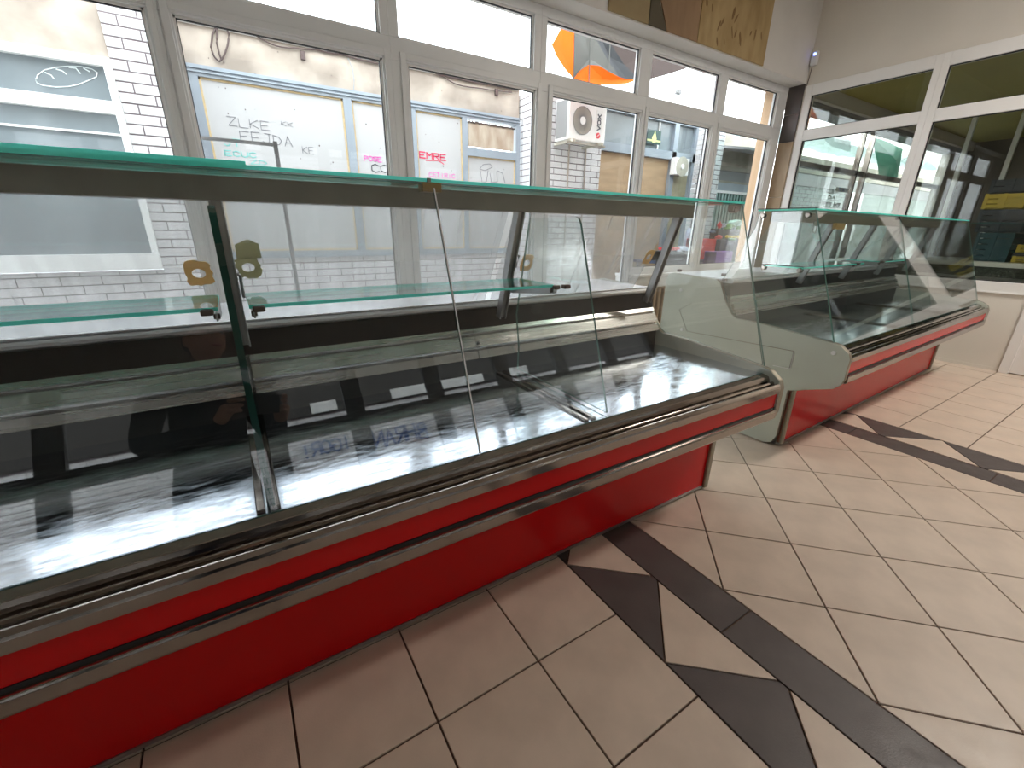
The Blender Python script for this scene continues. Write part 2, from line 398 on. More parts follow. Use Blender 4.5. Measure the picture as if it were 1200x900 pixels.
# corner pier between the two window walls: face of the right wall
pier = MB().box((XR, YW, -.1), (XR+.12, YB-.015, ZC)); pier.build('wall_corner', MT['plaster'], kind='structure')
pt = empty('trim_2', (XR-.012, 3.16, 0), kind='structure')
for z0, z1, m_ in ((2.46, 2.743, 'brown_tile'), (2.175, 2.456, 'brown_tile'), (1.58, 2.171, 'marble'), (.98, 1.576, 'marble'), (.38, .976, 'marble'), (0, .376, 'marble')):
    box('wall_tile', (XR-.014, YB+.004, z0), (XR-.001, YW-.003, z1), MT[m_], pt, bevel=.001, M=off(pt))

# ---- front window wall -------------------------------------------------
def window_bay(name, x0, x1, lower, upper, zb=.8):
    """x0..x1 outer bay, lower/upper (xa, xb, za, zb) glazed openings, frame face at YW"""
    root = empty(name, ((x0+x1)/2, YW, .8), kind='structure'); M = off(root)
    y0, y1 = YW, YW+.07
    fr = MB()
    fr.box((x0, y0, zb), (lower[0], y1, lower[3]+.0)); fr.box((lower[1], y0, zb), (x1, y1, lower[3]))
    fr.box((x0, y0, lower[3]), (x1, y1, upper[2])); fr.box((x0, y0, upper[2]), (upper[0], y1, upper[3])); fr.box((upper[1], y0, upper[2]), (x1, y1, upper[3]))
    fr.box((x0, y0, upper[3]), (x1, y1, 2.745)); fr.box((lower[0], y0, zb), (lower[1], y1, lower[2]))
    fr.build('window_frame', MT['pvc'], root, bevel=.003, M=M)
    for (a, b, c, d) in (lower, upper):
        bd = MB(); w_ = .012
        for (p, q) in (((a, d-w_), (b, d)), ((a, c), (b, c+w_)), ((a, c), (a+w_, d)), ((b-w_, c), (b, d))):
            bd.box((p[0], y0+.018, p[1]), (q[0], y0+.04, q[1]))
        bd.build('glazing_bead', MT['pvc_white'], root, M=M)
        g = MB(); w2 = .004
        for (p, q) in (((a+w_, d-w_-w2), (b-w_, d-w_)), ((a+w_, c+w_), (b-w_, c+w_+w2)), ((a+w_, c+w_), (a+w_+w2, d-w_)), ((b-w_-w2, c+w_), (b-w_, d-w_))):
            g.box((p[0], y0+.022, p[1]), (q[0], y0+.038, q[1]))
        g.build('rubber_gasket', MT['gasket'], root, M=M)
        box('pane', (a+.004, y0+.030, c+.004), (b-.004, y0+.036, d-.004), MT['glass'], root, M=M)
    # raised seam of the neighbouring sash profile
    MB().box((lower[0]-.05, y0-.012, zb+.03), (lower[0]-.012, y0+.002, lower[3]+.05)).box((lower[0]-.012, y0-.012, lower[3]+.012), (lower[1]+.012, y0+.002, lower[3]+.05)).box((lower[1]+.012, y0-.012, zb+.03), (lower[1]+.04, y0+.002, lower[3]+.05)).build('sash', MT['pvc'], root, bevel=.003, M=M)
    return root
L0 = [(-1.36, -.166), (-.052, 1.034), (1.20, 2.24), (2.405, 3.412), (3.52, 4.48), (4.62, 5.59)]
U0 = [(-1.36, -.166), (-.052, 1.034), (1.143, 2.212), (2.327, 3.353), (3.497, 4.51), (4.64, 5.603)]
B0 = [-1.45, -.109, 1.09, 2.275, 3.47, 4.56, 5.776]
for k in range(6):
    a, b = L0[k]; c, d = U0[k]
    window_bay('window_%d' % (k+1), B0[k], B0[k+1], (a, b, .66 if k < 4 else .80, 2.20), (c, d, 2.325, 2.68), .60 if k < 4 else .74)
window_bay('window_0', -2.7, -1.45, (-2.6, -1.52, .66, 2.20), (-2.6, -1.52, 2.325, 2.68), .60)
box('trim_3', (XL, YW, .57), (-2.7, YW+.07, 2.745), MT['pvc'], kind='structure')

# ---- right wall with its glazing, lower panel and door ---------------------
wr = MB().box((XR, YR, 2.72), (XR+.12, YB-.015, ZC)).box((XR, .79, -.1), (XR+.12, YB-.015, .69)).box((XR, YR, -.1), (XR+.12, -.35, 2.72))
wr.build('wall_right', MT['plaster'], kind='structure')
def side_window(name, y0, y1, low, up):
    root = empty(name, (XR, (y0+y1)/2, .7), kind='structure'); M = off(root); x0, x1 = XR-.012, XR+.07
    f = MB()
    f.box((x0, y0, .69), (x1, low[0], 2.72)); f.box((x0, low[1], .69), (x1, y1, 2.72)); f.box((x0, low[0], .69), (x1, low[1], .785))
    f.box((x0, low[0], 2.168), (x1, low[1], 2.275)); f.box((x0, low[0], 2.615), (x1, low[1], 2.72))
    f.build('window_frame', MT['pvc_white'], root, bevel=.004, M=M)
    for (a, b, c, d) in ((low[0], low[1], .785, 2.168), (low[0], low[1], 2.275, 2.615)):
        g = MB(); w_ = .007
        for p, q in (((a, d-w_), (b, d)), ((a, c), (b, c+w_)), ((a, c), (a+w_, d)), ((b-w_, c), (b, d))): g.box((x0+.02, p[0], p[1]), (x0+.035, q[0], q[1]))
        g.build('rubber_gasket', MT['gasket'], root, M=M)
        box('pane', (x0+.026, a+.003, c+.003), (x0+.032, b-.003, d-.003), MT['glass_side'], root, M=M)
side_window('window_8', 1.89, 3.055, (1.945, 2.985), 0)
side_window('window_9', .735, 1.89, (.79, 1.837), 0)
side_window('window_10', -.35, .735, (-.28, .68), 0)
box('trim_4', (XR-.02, .79, .688), (XR, YB-.02, .70), MT['pvc_white'], kind='structure')
box('baseboard_right', (XR-.006, .84, .0), (XR, YB-.02, .03), MT['plaster'], kind='structure')
db = empty('door_1', (XR, .2, 0), kind='structure'); M_ = off(db)
MB().box((XR-.03, .735, 0), (XR+.06, .80, .69)).box((XR-.03, -.35, 0), (XR+.06, -.29, .69)).build('door_frame', MT['pvc_white'], db, bevel=.004, M=M_)
MB().box((XR-.005, -.29, 0.01), (XR+.04, .735, .69)).build('door_panel', MT['pvc_white'], db, M=M_)
# rear wall with windows towards the yard
wb_ = MB().box((XL, YR-.15, -.1), (XR+.12, YR, 1.0)).box((XL, YR-.15, 2.55), (XR+.12, YR, ZC)).box((XL, YR-.15, 1.0), (-2.3, YR, 2.55)).box((5.3, YR-.15, 1.0), (XR+.12, YR, 2.55))
wb_.build('wall_rear', MT['rearwall'], kind='structure')
edges = [-2.3, -1.45, -.62, .05, .807, 1.69, 2.6, 3.5, 4.4, 5.3]
for k in range(len(edges)-1):
    a, b = edges[k], edges[k+1]; root = empty('window_%d' % (11+k), ((a+b)/2, YR, 1.0), kind='structure'); M = off(root); g = .09
    f = MB().box((a, YR-.08, 1.0), (a+g, YR-.01, 2.55)).box((b-g, YR-.08, 1.0), (b, YR-.01, 2.55)).box((a+g, YR-.08, 1.0), (b-g, YR-.01, 1.08)).box((a+g, YR-.08, 1.66), (b-g, YR-.01, 1.81)).box((a+g, YR-.08, 2.47), (b-g, YR-.01, 2.55))
    f.build('window_frame', MT['darkframe'], root, bevel=.004, M=M)
    MB().box((a+g, YR-.05, 1.08), (b-g, YR-.045, 1.66)).box((a+g, YR-.05, 1.81), (b-g, YR-.045, 2.47)).build('pane', MT['glass'], root, M=M)

# plywood panels over the bulkhead
def ply(name, x0, x1, mk, label, knots=0, poly=None, y=YB):
    root = empty(name, ((x0+x1)/2, y, 2.75), label=label, cat='board'); M = off(root)
    if poly: MB().prism(poly, y-.012, y-.001, 'y').build('sheet', MT[mk], root, M=M)
    else: MB().box((x0, y-.014, 2.756), (x1, y-.001, 3.58)).build('sheet', MT[mk], root, bevel=.001, M=M)
    if knots:
        kb = MB()
        for _ in range(knots):
            cx, cz = rnd.uniform(x0+.05, x1-.05), rnd.uniform(2.79, 3.5); a, b = rnd.uniform(.008, .028), rnd.uniform(.02, .06); t = rnd.uniform(-.5, .5)
            pts = [(cx+math.cos(q)*a*rnd.uniform(.6, 1.1)+math.sin(q)*b*t, cz+math.sin(q)*b*rnd.uniform(.7, 1.1)) for q in [i*math.pi/4 for i in range(8)]]
            kb.prism(pts, y-.0155, y-.014, 'y')
        kb.build('knots', MT['knot'], root, kind='stuff', M=M)
ply('plywood_board', 2.755, 3.195, 'ply3', 'narrow greenish tan plywood board above the window, leftmost of the boards')
ply('plywood_board', 3.21, 3.82, 'ply2', 'pinkish brown plywood sheet with slanted edge above the window', poly=[(3.43, 2.757), (3.822, 2.757), (3.822, 3.58), (3.21, 3.58), (3.21, 3.13)])
ply('plywood_board', 3.20, 3.44, 'plydark', 'dark olive triangle of board between two brown plywood sheets', poly=[(3.205, 2.757), (3.42, 2.757), (3.205, 3.09)])
ply('plywood_board', 3.83, 4.884, 'ply', 'yellow knotty plywood panel above the window beside the cream wall', knots=30)
# motion detector in the corner
det = empty('motion_detector', (XR-.03, 3.02, 2.95), label='small white motion detector with blue light high in the corner', cat='detector'); M_ = off(det)
MB().box((XR-.05, 2.99, 2.90), (XR-.001, 3.055, 3.03)).build('housing', MT['pvc'], det, bevel=.01, M=M_)
MB().box((XR-.054, 3.008, 2.99), (XR-.049, 3.03, 3.01)).build('indicator_light', MT['blueled'], det, M=M_)
tag(MB().tube([(XR-.004, 3.045, 2.90), (XR-.004, 3.052, 2.80), (XR-.004, 3.06, 2.72)], .004).build('cable', MT['cable']), 'thin cable running down the corner from the motion detector', 'cable')
# radiator
rad = empty('radiator', (4.0, 3.17, .1), label='brown ribbed radiator below the window behind the counters', cat='radiator'); M_ = off(rad)
for i in range(9):
    x = 3.66+i*.075; MB().box((x, 3.11, .16), (x+.045, 3.21, .60)).build('radiator_fin', MT['radiator'], rad, bevel=.012, M=M_)
MB().cyl((3.62, 3.16, .20), (4.36, 3.16, .20), .018).cyl((3.62, 3.16, .56), (4.36, 3.16, .56), .018).cyl((3.66, 3.16, .0), (3.66, 3.16, .2), .012).cyl((4.3, 3.16, .0), (4.3, 3.16, .2), .012).build('pipe', MT['radiator'], rad, M=M_)
for i, (x, y, z) in enumerate(FILL_LAMPS):  # visible body of the added fill lamp
    lp = empty('added_ceiling_lamp', (x, y, z), label='white rectangular lamp panel added out of view to brighten the room', cat='lamp'); M_ = off(lp)
    MB().box((x-.6, y-.16, z+.0), (x+.6, y+.16, z+.1)).build('housing', MT['lampwhite'], lp, bevel=.005, M=M_)
    MB().box((x-.57, y-.13, z-.012), (x+.57, y+.13, z)).build('diffuser', MT['lit'], lp, M=M_)

# ---------------------------------------------------------------- refrigerated display counter
END = [(1.92, .03), (1.92, .86), (1.905, .905), (1.87, .917), (1.56, .903), (1.53, .885), (1.48, .785), (1.425, .712), (1.39, .694), (1.25, .69), (.87, .657), (.84, .65), (.80, .62), (.788, .59), (.788, .485), (.797, .455), (.825, .425), (1.028, .352), (1.028, .07), (1.05, .02), (1.09, .004), (1.80, .004)]
def make_counter(name, M, Lx, label, posts, joints, dividers, shelves, split_left=None, extra=None, topglass=None, beam=None, full_left_panel=True):
    """local x = along the front, y = away from the customer, z up; M places it"""
    root = bpy.data.objects.new(name, None); col.objects.link(root); root.matrix_world = M
    tag(root, label, 'display counter')
    def B(mb, nm, m_, **k): return mb.build(nm, m_, root, **k)
    x0, x1 = .032, Lx-.032
    # body and base
    B(MB().prism([(1.03, .10), (1.03, .355), (.83, .43), (.83, .60), (1.44, .60), (1.46, .70), (1.90, .70), (1.90, .10)], x0, x1, 'x'), 'body', MT['panel'])
    B(MB().box((x0+.01, 1.045, .0), (x1-.01, 1.85, .10)), 'plinth', MT['dkgrey'])
    B(MB().box((x0, 1.018, .022), (x1, 1.034, .352)), 'base_panel', MT['red'])
    B(MB().box((x0, 1.014, .012), (x1, 1.036, .024)), 'base_strip', MT['alu'])
    for xx in (x0-.0, x1-.03): B(MB().box((xx, 1.004, .012), (xx+.03, 1.04, .36)), 'corner_strip', MT['paneledge'], bevel=.006)
    # front fascia: red band between two metal trims
    B(MB().box((x0, .797, .508), (x1, .835, .576)), 'fascia_panel', MT['red'])
    B(MB().prism([(.868, .633), (.868, .572), (.788, .572), (.788, .596), (.791, .601), (.798, .608), (.804, .608), (.806, .597), (.813, .597), (.816, .606), (.820, .611), (.826, .611), (.828, .602), (.834, .604), (.838, .618), (.843, .627)], x0, x1, 'x'), 'top_trim', MT['chrome'], bevel=.0012)
    B(MB().prism([(.83, .508), (.797, .508), (.797, .500), (.786, .497), (.783, .492), (.783, .466), (.789, .458), (.83, .455)], x0, x1, 'x'), 'lower_trim', MT['chrome'], bevel=.0012)
    B(MB().box((x0, .794, .499), (x1, .799, .5085)), 'trim_groove', MT['void'])
    B(MB().prism([(.83, .455), (1.03, .352), (1.03, .34), (.83, .43)], x0, x1, 'x'), 'underside', MT['panel'])
    # side panels
    for s, xa, xb in (('l', 0, .03), ('r', Lx-.03, Lx)):
        B(MB().prism(END, xa, xb, 'x', 1, cap=0), 'side_panel', [MT['panel'], MT['paneledge']], bevel=.004)
    # deck, back panel, vents, worktop
    segs = [x0]+list(extra['seams'])+[x1]
    for a, b in zip(segs[:-1], segs[1:]):
        B(MB().prism([(.866, .632), (1.43, .630), (1.43, .622), (.866, .624)], a+.002, b-.002, 'x'), 'deck_plate', MT['deck'])
    for a in extra['seams']:
        B(MB().prism([(.88, .632), (1.42, .630), (1.42, .637), (.88, .639)], a-.022, a-.006, 'x').prism([(.88, .632), (1.42, .630), (1.42, .637), (.88, .639)], a+.006, a+.022, 'x'), 'deck_rail', MT['chrome'], bevel=.002)
    B(MB().box((x0, 1.43, .60), (x1, 1.455, .712)), 'vent_slot', MT['void'])
    bp = [(1.412, .706), (1.424, .734), (1.440, .738), (1.440, .745), (1.430, .748), (1.452, .786), (1.464, .789), (1.464, .795), (1.457, .797), (1.468, .812), (1.49, .812), (1.49, .79), (1.45, .706)]
    ps = [x0]+list(extra['panel_seams'])+[x1]
    for a, b in zip(ps[:-1], ps[1:]): B(MB().prism(bp, a+.0015, b-.0015, 'x'), 'back_panel', MT['steel'])
    B(MB().prism([(1.472, .812), (1.478, .886), (1.53, .886), (1.53, .812)], x0, x1, 'x'), 'rubber_strip', MT['black'])
    B(MB().prism([(1.474, .886), (1.468, .892), (1.468, .900), (1.474, .906), (1.49, .909), (1.90, .909), (1.915, .903), (1.915, .88), (1.90, .88), (1.90, .886)], x0, x1, 'x'), 'worktop', MT['worktop'])
    B(MB().box((x0, 1.89, .70), (x1, 1.905, .885)), 'rear_panel', MT['panel'])
    # posts, beam and top glass
    def post(x, wd=.028):
        mb = MB(); p, q = Vector((0, 1.287, 1.236)), Vector((0, 1.405, .862)); d = (q-p).normalized(); n = Vector((0, d.z, -d.y)).normalized()
        if n.y > 0: n = -n
        poly = [p-n*.010, p+n*.022, q+n*.022, q-n*.010]
        mb.prism([(v.y, v.z) for v in poly], x-wd/2, x-wd/2+.005, 'x'); mb.prism([(v.y, v.z) for v in poly], x+wd/2-.005, x+wd/2, 'x')
        poly = [p-n*.010, p-n*.004, q-n*.004, q-n*.010]; mb.prism([(v.y, v.z) for v in poly], x-wd/2, x+wd/2, 'x')
        poly = [p+n*.004, p+n*.010, q+n*.010, q+n*.004]; mb.prism([(v.y, v.z) for v in poly], x-wd/2, x+wd/2, 'x')
        return B(mb, 'post', MT['alu'], bevel=.0015)
    pobs = [post(x) for x in posts]
    ba, bb = beam
    B(MB().prism([(1.268, 1.2315), (1.268, 1.2835), (1.33, 1.2835), (1.33, 1.2315)], ba, bb, 'x'), 'beam', MT['beam'], bevel=.0015)
    for (a, b, yt0, yt1, z0, z1) in topglass:
        o = MB().box((a, yt0, z0), (b, yt1, z1)); o.m = [0, 0, 1, 1, 1, 1]; B(o, 'top_glass', [MT['topglass'], MT['teal']])
    # front panes
    n = Vector((0, -.941, .338)); pf, qf = Vector((0, 1.102, 1.280)), Vector((0, .870, .634))
    for a, b in zip(joints[:-1], joints[1:]):
        c = n*.003; poly = [pf+c, qf+c, qf-c, pf-c]
        o = MB().prism([(v.y, v.z) for v in poly], a+.0016, b-.0016, 'x', 0, cap=1); o.m = [0, 1, 0, 1, 1, 1]
        B(o, 'front_glass', [MT['cglass'], MT['midgreen']])
    # end glass
    eg = [(1.10, 1.281), (1.38, 1.281), (1.392, 1.20), (1.525, .905), (1.47, .77), (1.425, .716), (1.39, .698), (1.25, .694), (.885, .662)]
    for xx in (.012, Lx-.018):
        o = MB().prism(eg, xx, xx+.006, 'x', 1, cap=0); B(o, 'end_glass', [MT['cglass'], MT['midgreen']])
    for x, em in dividers:
        top = [(1.067, 1.196), (1.077, 1.210), (1.092, 1.2145), (1.343, 1.2145)]
        o = MB().prism([(.885, .6395)]+top+[(1.42, .86), (1.40, .74), (1.405, .64)], x, x+(.013 if em == 'dkgreen' else .007), 'x', 1, cap=0); B(o, 'divider_glass', [MT['cglass2'], MT[em]])
    # shelf panes with brackets and clips
    for a, b, za in shelves:
        o = MB().box((a, 1.10, za), (b, 1.305, za+.008)); o.m = [0, 0, 1, 1, 1, 1]; B(o, 'shelf_glass', [MT['shelfglass'], MT['teal']])
    for x in extra['brackets']:
        br = B(MB().prism([(1.092, 1.002), (1.092, .990), (1.11, .983), (1.36, .955), (1.375, .99), (1.31, 1.004)], x-.0015, x+.0015, 'x'), 'shelf_bracket', MT['alu'])
        MB().cyl((x-.006, 1.115, .993), (x+.006, 1.115, .993), .006, 10).build('screw', MT['darkclip'], br)
    for x in extra['clips']:
        B(MB().box((x-.012, 1.088, .999), (x+.012, 1.112, 1.012)), 'shelf_clip', MT['darkclip'], bevel=.003)
    # rear sliding panes
    p, q = Vector((0, 1.318, 1.232)), Vector((0, 1.492, .911))
    for i, (a, b) in enumerate(extra['sliders']):
        d = .007*(i % 2); poly = [(p.y+d, p.z), (q.y+d, q.z), (q.y+d+.004, q.z), (p.y+d+.004, p.z)]
        sl = B(MB().prism(poly, a, b, 'x'), 'sliding_pane', MT[extra.get('plexi', 'plexi')])
    B(MB().box((x0, 1.484, .909), (x1, 1.510, .9135)), 'slider_rail', MT['worktop'])
    return root, B
# sticker with a round finger hole, lying on the sloping rear pane
def sticker(B, x, t, wx, wz, mk, r=.017, tear=0):
    p, q = Vector((0, 1.311, 1.232)), Vector((0, 1.485, .911)); c = p.lerp(q, t); up = (p-q).normalized(); rt = Vector((1, 0, 0)); nn = Vector((0, -up.z, up.y))
    c.x = x; n = 20; vs = []; mb = MB()
    for i in range(n):
        a = 2*math.pi*i/n; ca, sa = math.cos(a), math.sin(a); k = 1/max(abs(ca), abs(sa))
        ox, oz = ca*k*wx/2, sa*k*wz/2
        if tear: ox += rnd.uniform(-tear, tear); oz += rnd.uniform(-tear, tear)
        for lx, lz, ly in ((ca*r, sa*r*.95, .0), (ox, oz, .0), (ox, oz, .0025), (ca*r, sa*r*.95, .0025)):
            vs.append(c+rt*lx+up*lz+nn*ly)
    f = []
    for i in range(n):
        j = (i+1) % n
        for k in range(4): f.append((i*4+k, j*4+k, j*4+(k+1) % 4, i*4+(k+1) % 4))
    mb.add(vs, f); return B(mb, 'handle_sticker', MT[mk])
LX1 = 3.42
X1 = 1.80   # right end of the big counter
M1 = Matrix.Translation((X1-LX1, 0, 0))
lx = lambda X: X-(X1-LX1)
c1, B1 = make_counter('display_counter', M1, LX1, 'long red refrigerated glass display counter in the foreground, nearest the camera',
    posts=[lx(-.012), lx(.83), lx(1.635), lx(-.85)], joints=[lx(-1.56), lx(-.88), lx(.455), lx(1.79)], dividers=[(lx(-.025), 'dkgreen'), (lx(.91), 'midgreen')],
    shelves=[(lx(-.83), lx(-.045), 1.0065), (lx(.012), lx(.845), 1.0065)], beam=(lx(-1.58), lx(1.715)),
    topglass=[(lx(-1.58), lx(.44), 1.10, 1.385, 1.2845, 1.2925), (lx(.445), lx(1.80), 1.10, 1.385, 1.2845, 1.2925), (lx(-1.5), lx(.055), 1.115, 1.37, 1.2928, 1.3008)],
    extra=dict(seams=[lx(-.025), lx(.842)], panel_seams=[lx(-.01), lx(.742)], brackets=[lx(-.05), lx(.02), lx(.852)], clips=[lx(-.065), lx(.03), lx(.853), lx(.895)],
               sliders=[(lx(-1.55), lx(-.80)), (lx(-.84), lx(-.03)), (lx(.0), lx(.81)), (lx(.84), lx(1.64))]))
# clip at the joint of the front panes, fittings, knob and the seam glass
B1(MB().box((lx(.425), 1.095, 1.262), (lx(.475), 1.125, 1.2835)), 'glass_clip', MT['brass'], bevel=.001)
B1(MB().box((lx(.4385), 1.094, 1.284), (lx(.4465), 1.386, 1.2932)), 'joint_strip', MT['paneledge'])
B1(MB().box((lx(1.735), 1.104, 1.258), (lx(1.785), 1.128, 1.2835)).cyl((lx(1.752), 1.10, 1.262), (lx(1.752), 1.128, 1.262), .013), 'glass_clip', MT['darkclip'], bevel=.001)
for xj in (lx(.455), lx(-.88)):
    B1(MB().prism([(1.1035, 1.279), (.8715, .634), (.8665, .636), (1.0985, 1.281)], xj-.0016, xj+.0016, 'x'), 'joint_seal', MT['pvc'])
B1(MB().cyl((lx(.75), 1.43, .76), (lx(.75), 1.45, .765), .004), 'screw', MT['void'])
B1(MB().tube([(lx(-.012)+.016, 1.33, 1.06), (lx(-.012)+.02, 1.31, 1.06), (lx(-.012)+.02, 1.34, 1.0)], .004), 'post_hook', MT['alu'])
B1(MB().tube([(lx(.847), 1.335, 1.10), (lx(.853), 1.315, 1.09), (lx(.852), 1.33, 1.055), (lx(.846), 1.345, 1.04)], .004), 'post_hook', MT['alu'])
for (px, wx, wz, mk, tr, X_) in ((233, .058, .072, 'tape', .003, 0), (291, .055, .062, 'tape_green', .006, 0), (617, .05, .07, 'tape', .002, 0), (760, .05, .07, 'tape', .002, 0)):
    pz = {233: 320, 291: 313, 617: 308, 760: 301}[px]; d = ray(px, pz)
    # intersection with the sloping rear pane plane
    P0 = Vector((0, 1.311, 1.232)); nv = Vector((0, .321, .174)); t = ((P0-Vector((0, 0, H))).dot(nv))/d.dot(nv); h_ = Vector((0, 0, H))+d*t
    tt = (1.232-h_.z)/.321
    sticker(B1, lx(h_.x), tt, wx, wz, mk, .015, tr)
d = ray(291, 294); t = ((P0-Vector((0, 0, H))).dot(nv))/d.dot(nv); h_ = Vector((0, 0, H))+d*t
B1(MB().prism([(lx(h_.x)-.03, h_.z-.02), (lx(h_.x)+.028, h_.z-.018), (lx(h_.x)+.026, h_.z+.018), (lx(h_.x)+.002, h_.z+.03), (lx(h_.x)-.028, h_.z+.016)], h_.y-.004, h_.y-.002, 'y'), 'torn_tape', MT['tape_green'])

p = onY(860, 477, .7965)
B1(MB().prism([(lx(p.x)-.022, p.z-.003), (lx(p.x)-.008, p.z-.007), (lx(p.x)+.012, p.z-.004), (lx(p.x)+.022, p.z+.005), (lx(p.x)+.006, p.z+.004), (lx(p.x)-.012, p.z+.003)], .7964, .7968, 'y'), 'scuff_mark', MT['kraft'])
# end cap of the big counter (thick rounded nose) and its seal
LX2 = 2.80
th = math.atan(.030)
M2 = Matrix.Translation((2.52, .045, 0)) @ Matrix.Rotation(th, 4, 'Z')
c2, B2 = make_counter('display_counter', M2, LX2, 'red glass display counter with pale grey-green side panel, farther back by the right wall',
    posts=[.70, 1.36, 2.04, 2.70], joints=[.012, 1.18, 2.785], dividers=[(1.60, 'midgreen')],
    shelves=[(.02, .80, 1.0), (1.10, 1.55, 1.0)], beam=(.03, 2.76),
    topglass=[(.0, 1.18, 1.10, 1.385, 1.2845, 1.2925), (1.184, 2.80, 1.10, 1.385, 1.2845, 1.2925)],
    extra=dict(plexi='plexi2', seams=[.95, 1.88], panel_seams=[1.36], brackets=[.70, 1.10, 1.54], clips=[.70, 1.10, 1.55], sliders=[(.05, .70), (.66, 1.36), (1.32, 2.04), (2.0, 2.70)]))
# details of the pale side panel: buttons, embossed outline, little feet of the end glass
def onpanel(px, py):
    Mi = M2.inverted(); o = Mi @ Vector((0, 0, H)); d = Mi.to_3x3() @ ray(px, py); return o + d*((-.001-o.x)/d.x)
for i, (px, py) in enumerate(((798, 340), (799, 386), (976.7, 413.7))):
    p = onpanel(px, py); B2(MB().cyl((p.x-.004, p.y, p.z), (p.x+.002, p.y, p.z), .011, 14), 'screw_cap', MT['pvc'], bevel=.002)
pts = [onpanel(*q) for q in ((811, 355), (796, 363), (805, 388), (930, 411.5), (925, 432), (905, 428))]
B2(MB().tube([(p.x, p.y, p.z) for p in pts[:5]], .0022), 'embossed_line', MT['paneledge'])
B2(MB().tube([(p.x-.001, p.y-.004, p.z) for p in pts[3:]], .002), 'embossed_line', MT['pvc'])
for (px, py) in ((795, 317), (847, 322), (848, 328)):
    p = onpanel(px, py); B2(MB().box((p.x-.002, p.y-.010, p.z-.008), (p.x+.024, p.y+.010, p.z+.008)), 'glass_foot', MT['darkclip'], bevel=.002)
for (y, z) in ((1.36, 1.262), (1.135, 1.262), (1.30, .992), (1.115, .992)):
    B2(MB().cyl((.004, y, z), (.03, y, z), .0125, 16), 'glass_button', MT['chrome'], bevel=.003)
B2(MB().box((.0, 1.09, 1.2935), (.004, 1.39, 1.297)), 'rubber_edge', MT['void'])
B2(MB().box((.0, 1.095, 1.009), (.004, 1.31, 1.012)), 'rubber_edge', MT['void'])
B2(MB().box((.40, 1.262, 1.215), (.45, 1.268, 1.24)).tube([(.425+.022*math.cos(a), 1.262, 1.20+.022*math.sin(a)) for a in [i*math.pi/6 for i in range(13)]], .0025), 'hanging_ring', MT['alu'])
B2(MB().box((1.16, 1.095, 1.262), (1.20, 1.12, 1.2835)), 'glass_clip', MT['darkclip'], bevel=.001)
B2(MB().box((.66, 1.245, 1.20), (.78, 1.267, 1.235)), 'tape_strip', MT['tape'])

# ---------------------------------------------------------------- outside: the alley
box('ground', (-9, YW+.2, -.25), (22, 14, -.08), MT['asphalt'], kind='structure')
box('ground_yard', (-9, -10, -.25), (14, YR-.16, -.08), MT['asphalt'], kind='structure')
_brick = {}
def brick_wall(root, x0, x1, z0, z1, Y, axis='y', mk='brickw', individual=True, back=True, phase=0.):
    """bricks with recessed joints on a face at Y (facing -y) or at x=Y (facing -x)"""
    L, Hh, J, D = .25, .065, .010, .03
    M = off(root); nrow = 0; z = z0; cnt = []
    while z < z1-.02:
        st = x0 - (.13 if nrow % 2 else 0) - phase
        x = st
        while x < x1:
            a, b = max(x, x0), min(x+L, x1)
            if b-a > .02: cnt.append((a, b, z, min(z+Hh, z1)))
            x += L+J
        z += Hh+J; nrow += 1
    st = MB()
    for (a, b, c, d) in cnt:
        if individual:
            if 'u' not in _brick:
                me = bpy.data.meshes.new('brick'); e = .04
                v = [(0,1,0),(1,1,0),(1,1,1),(0,1,1),(0,.12,0),(1,.12,0),(1,.12,1),(0,.12,1),(.015,0,e),(.985,0,e),(.985,0,1-e),(.015,0,1-e)]
                f = [(4,5,1,0),(5,6,2,1),(6,7,3,2),(7,4,0,3),(8,9,5,4),(9,10,6,5),(10,11,7,6),(11,8,4,7),(8,11,10,9)]
                me.from_pydata(v, [], f); me.materials.append(MT['brickw']); _brick['u'] = me
            o = bpy.data.objects.new('brick', _brick['u']); col.objects.link(o); o.parent = root
            dy = rnd.uniform(-.002, .002)
            if axis == 'y': o.location = Vector((a, Y+dy, c))-Vector(root.location); o.scale = (b-a, D, d-c)
            else: o.location = Vector((Y+dy, b, c))-Vector(root.location); o.rotation_euler = (0, 0, -math.pi/2); o.scale = (b-a, D, d-c)
        else:
            if axis == 'y': st.box((a, Y, c), (b, Y+D, d))
            else: st.box((Y, a, c), (Y+D, b, d))
    if not individual: st.build('brick', MT[mk], root, kind='stuff', M=M)
    if back:
        if axis == 'y': box('mortar', (x0, Y+.006, z0-.01), (x1, Y+.12, z1), MT['mortar'], root, M=M)
        else: box('mortar', (Y+.006, x0, z0-.01), (Y+.12, x1, z1), MT['mortar'], root, M=M)

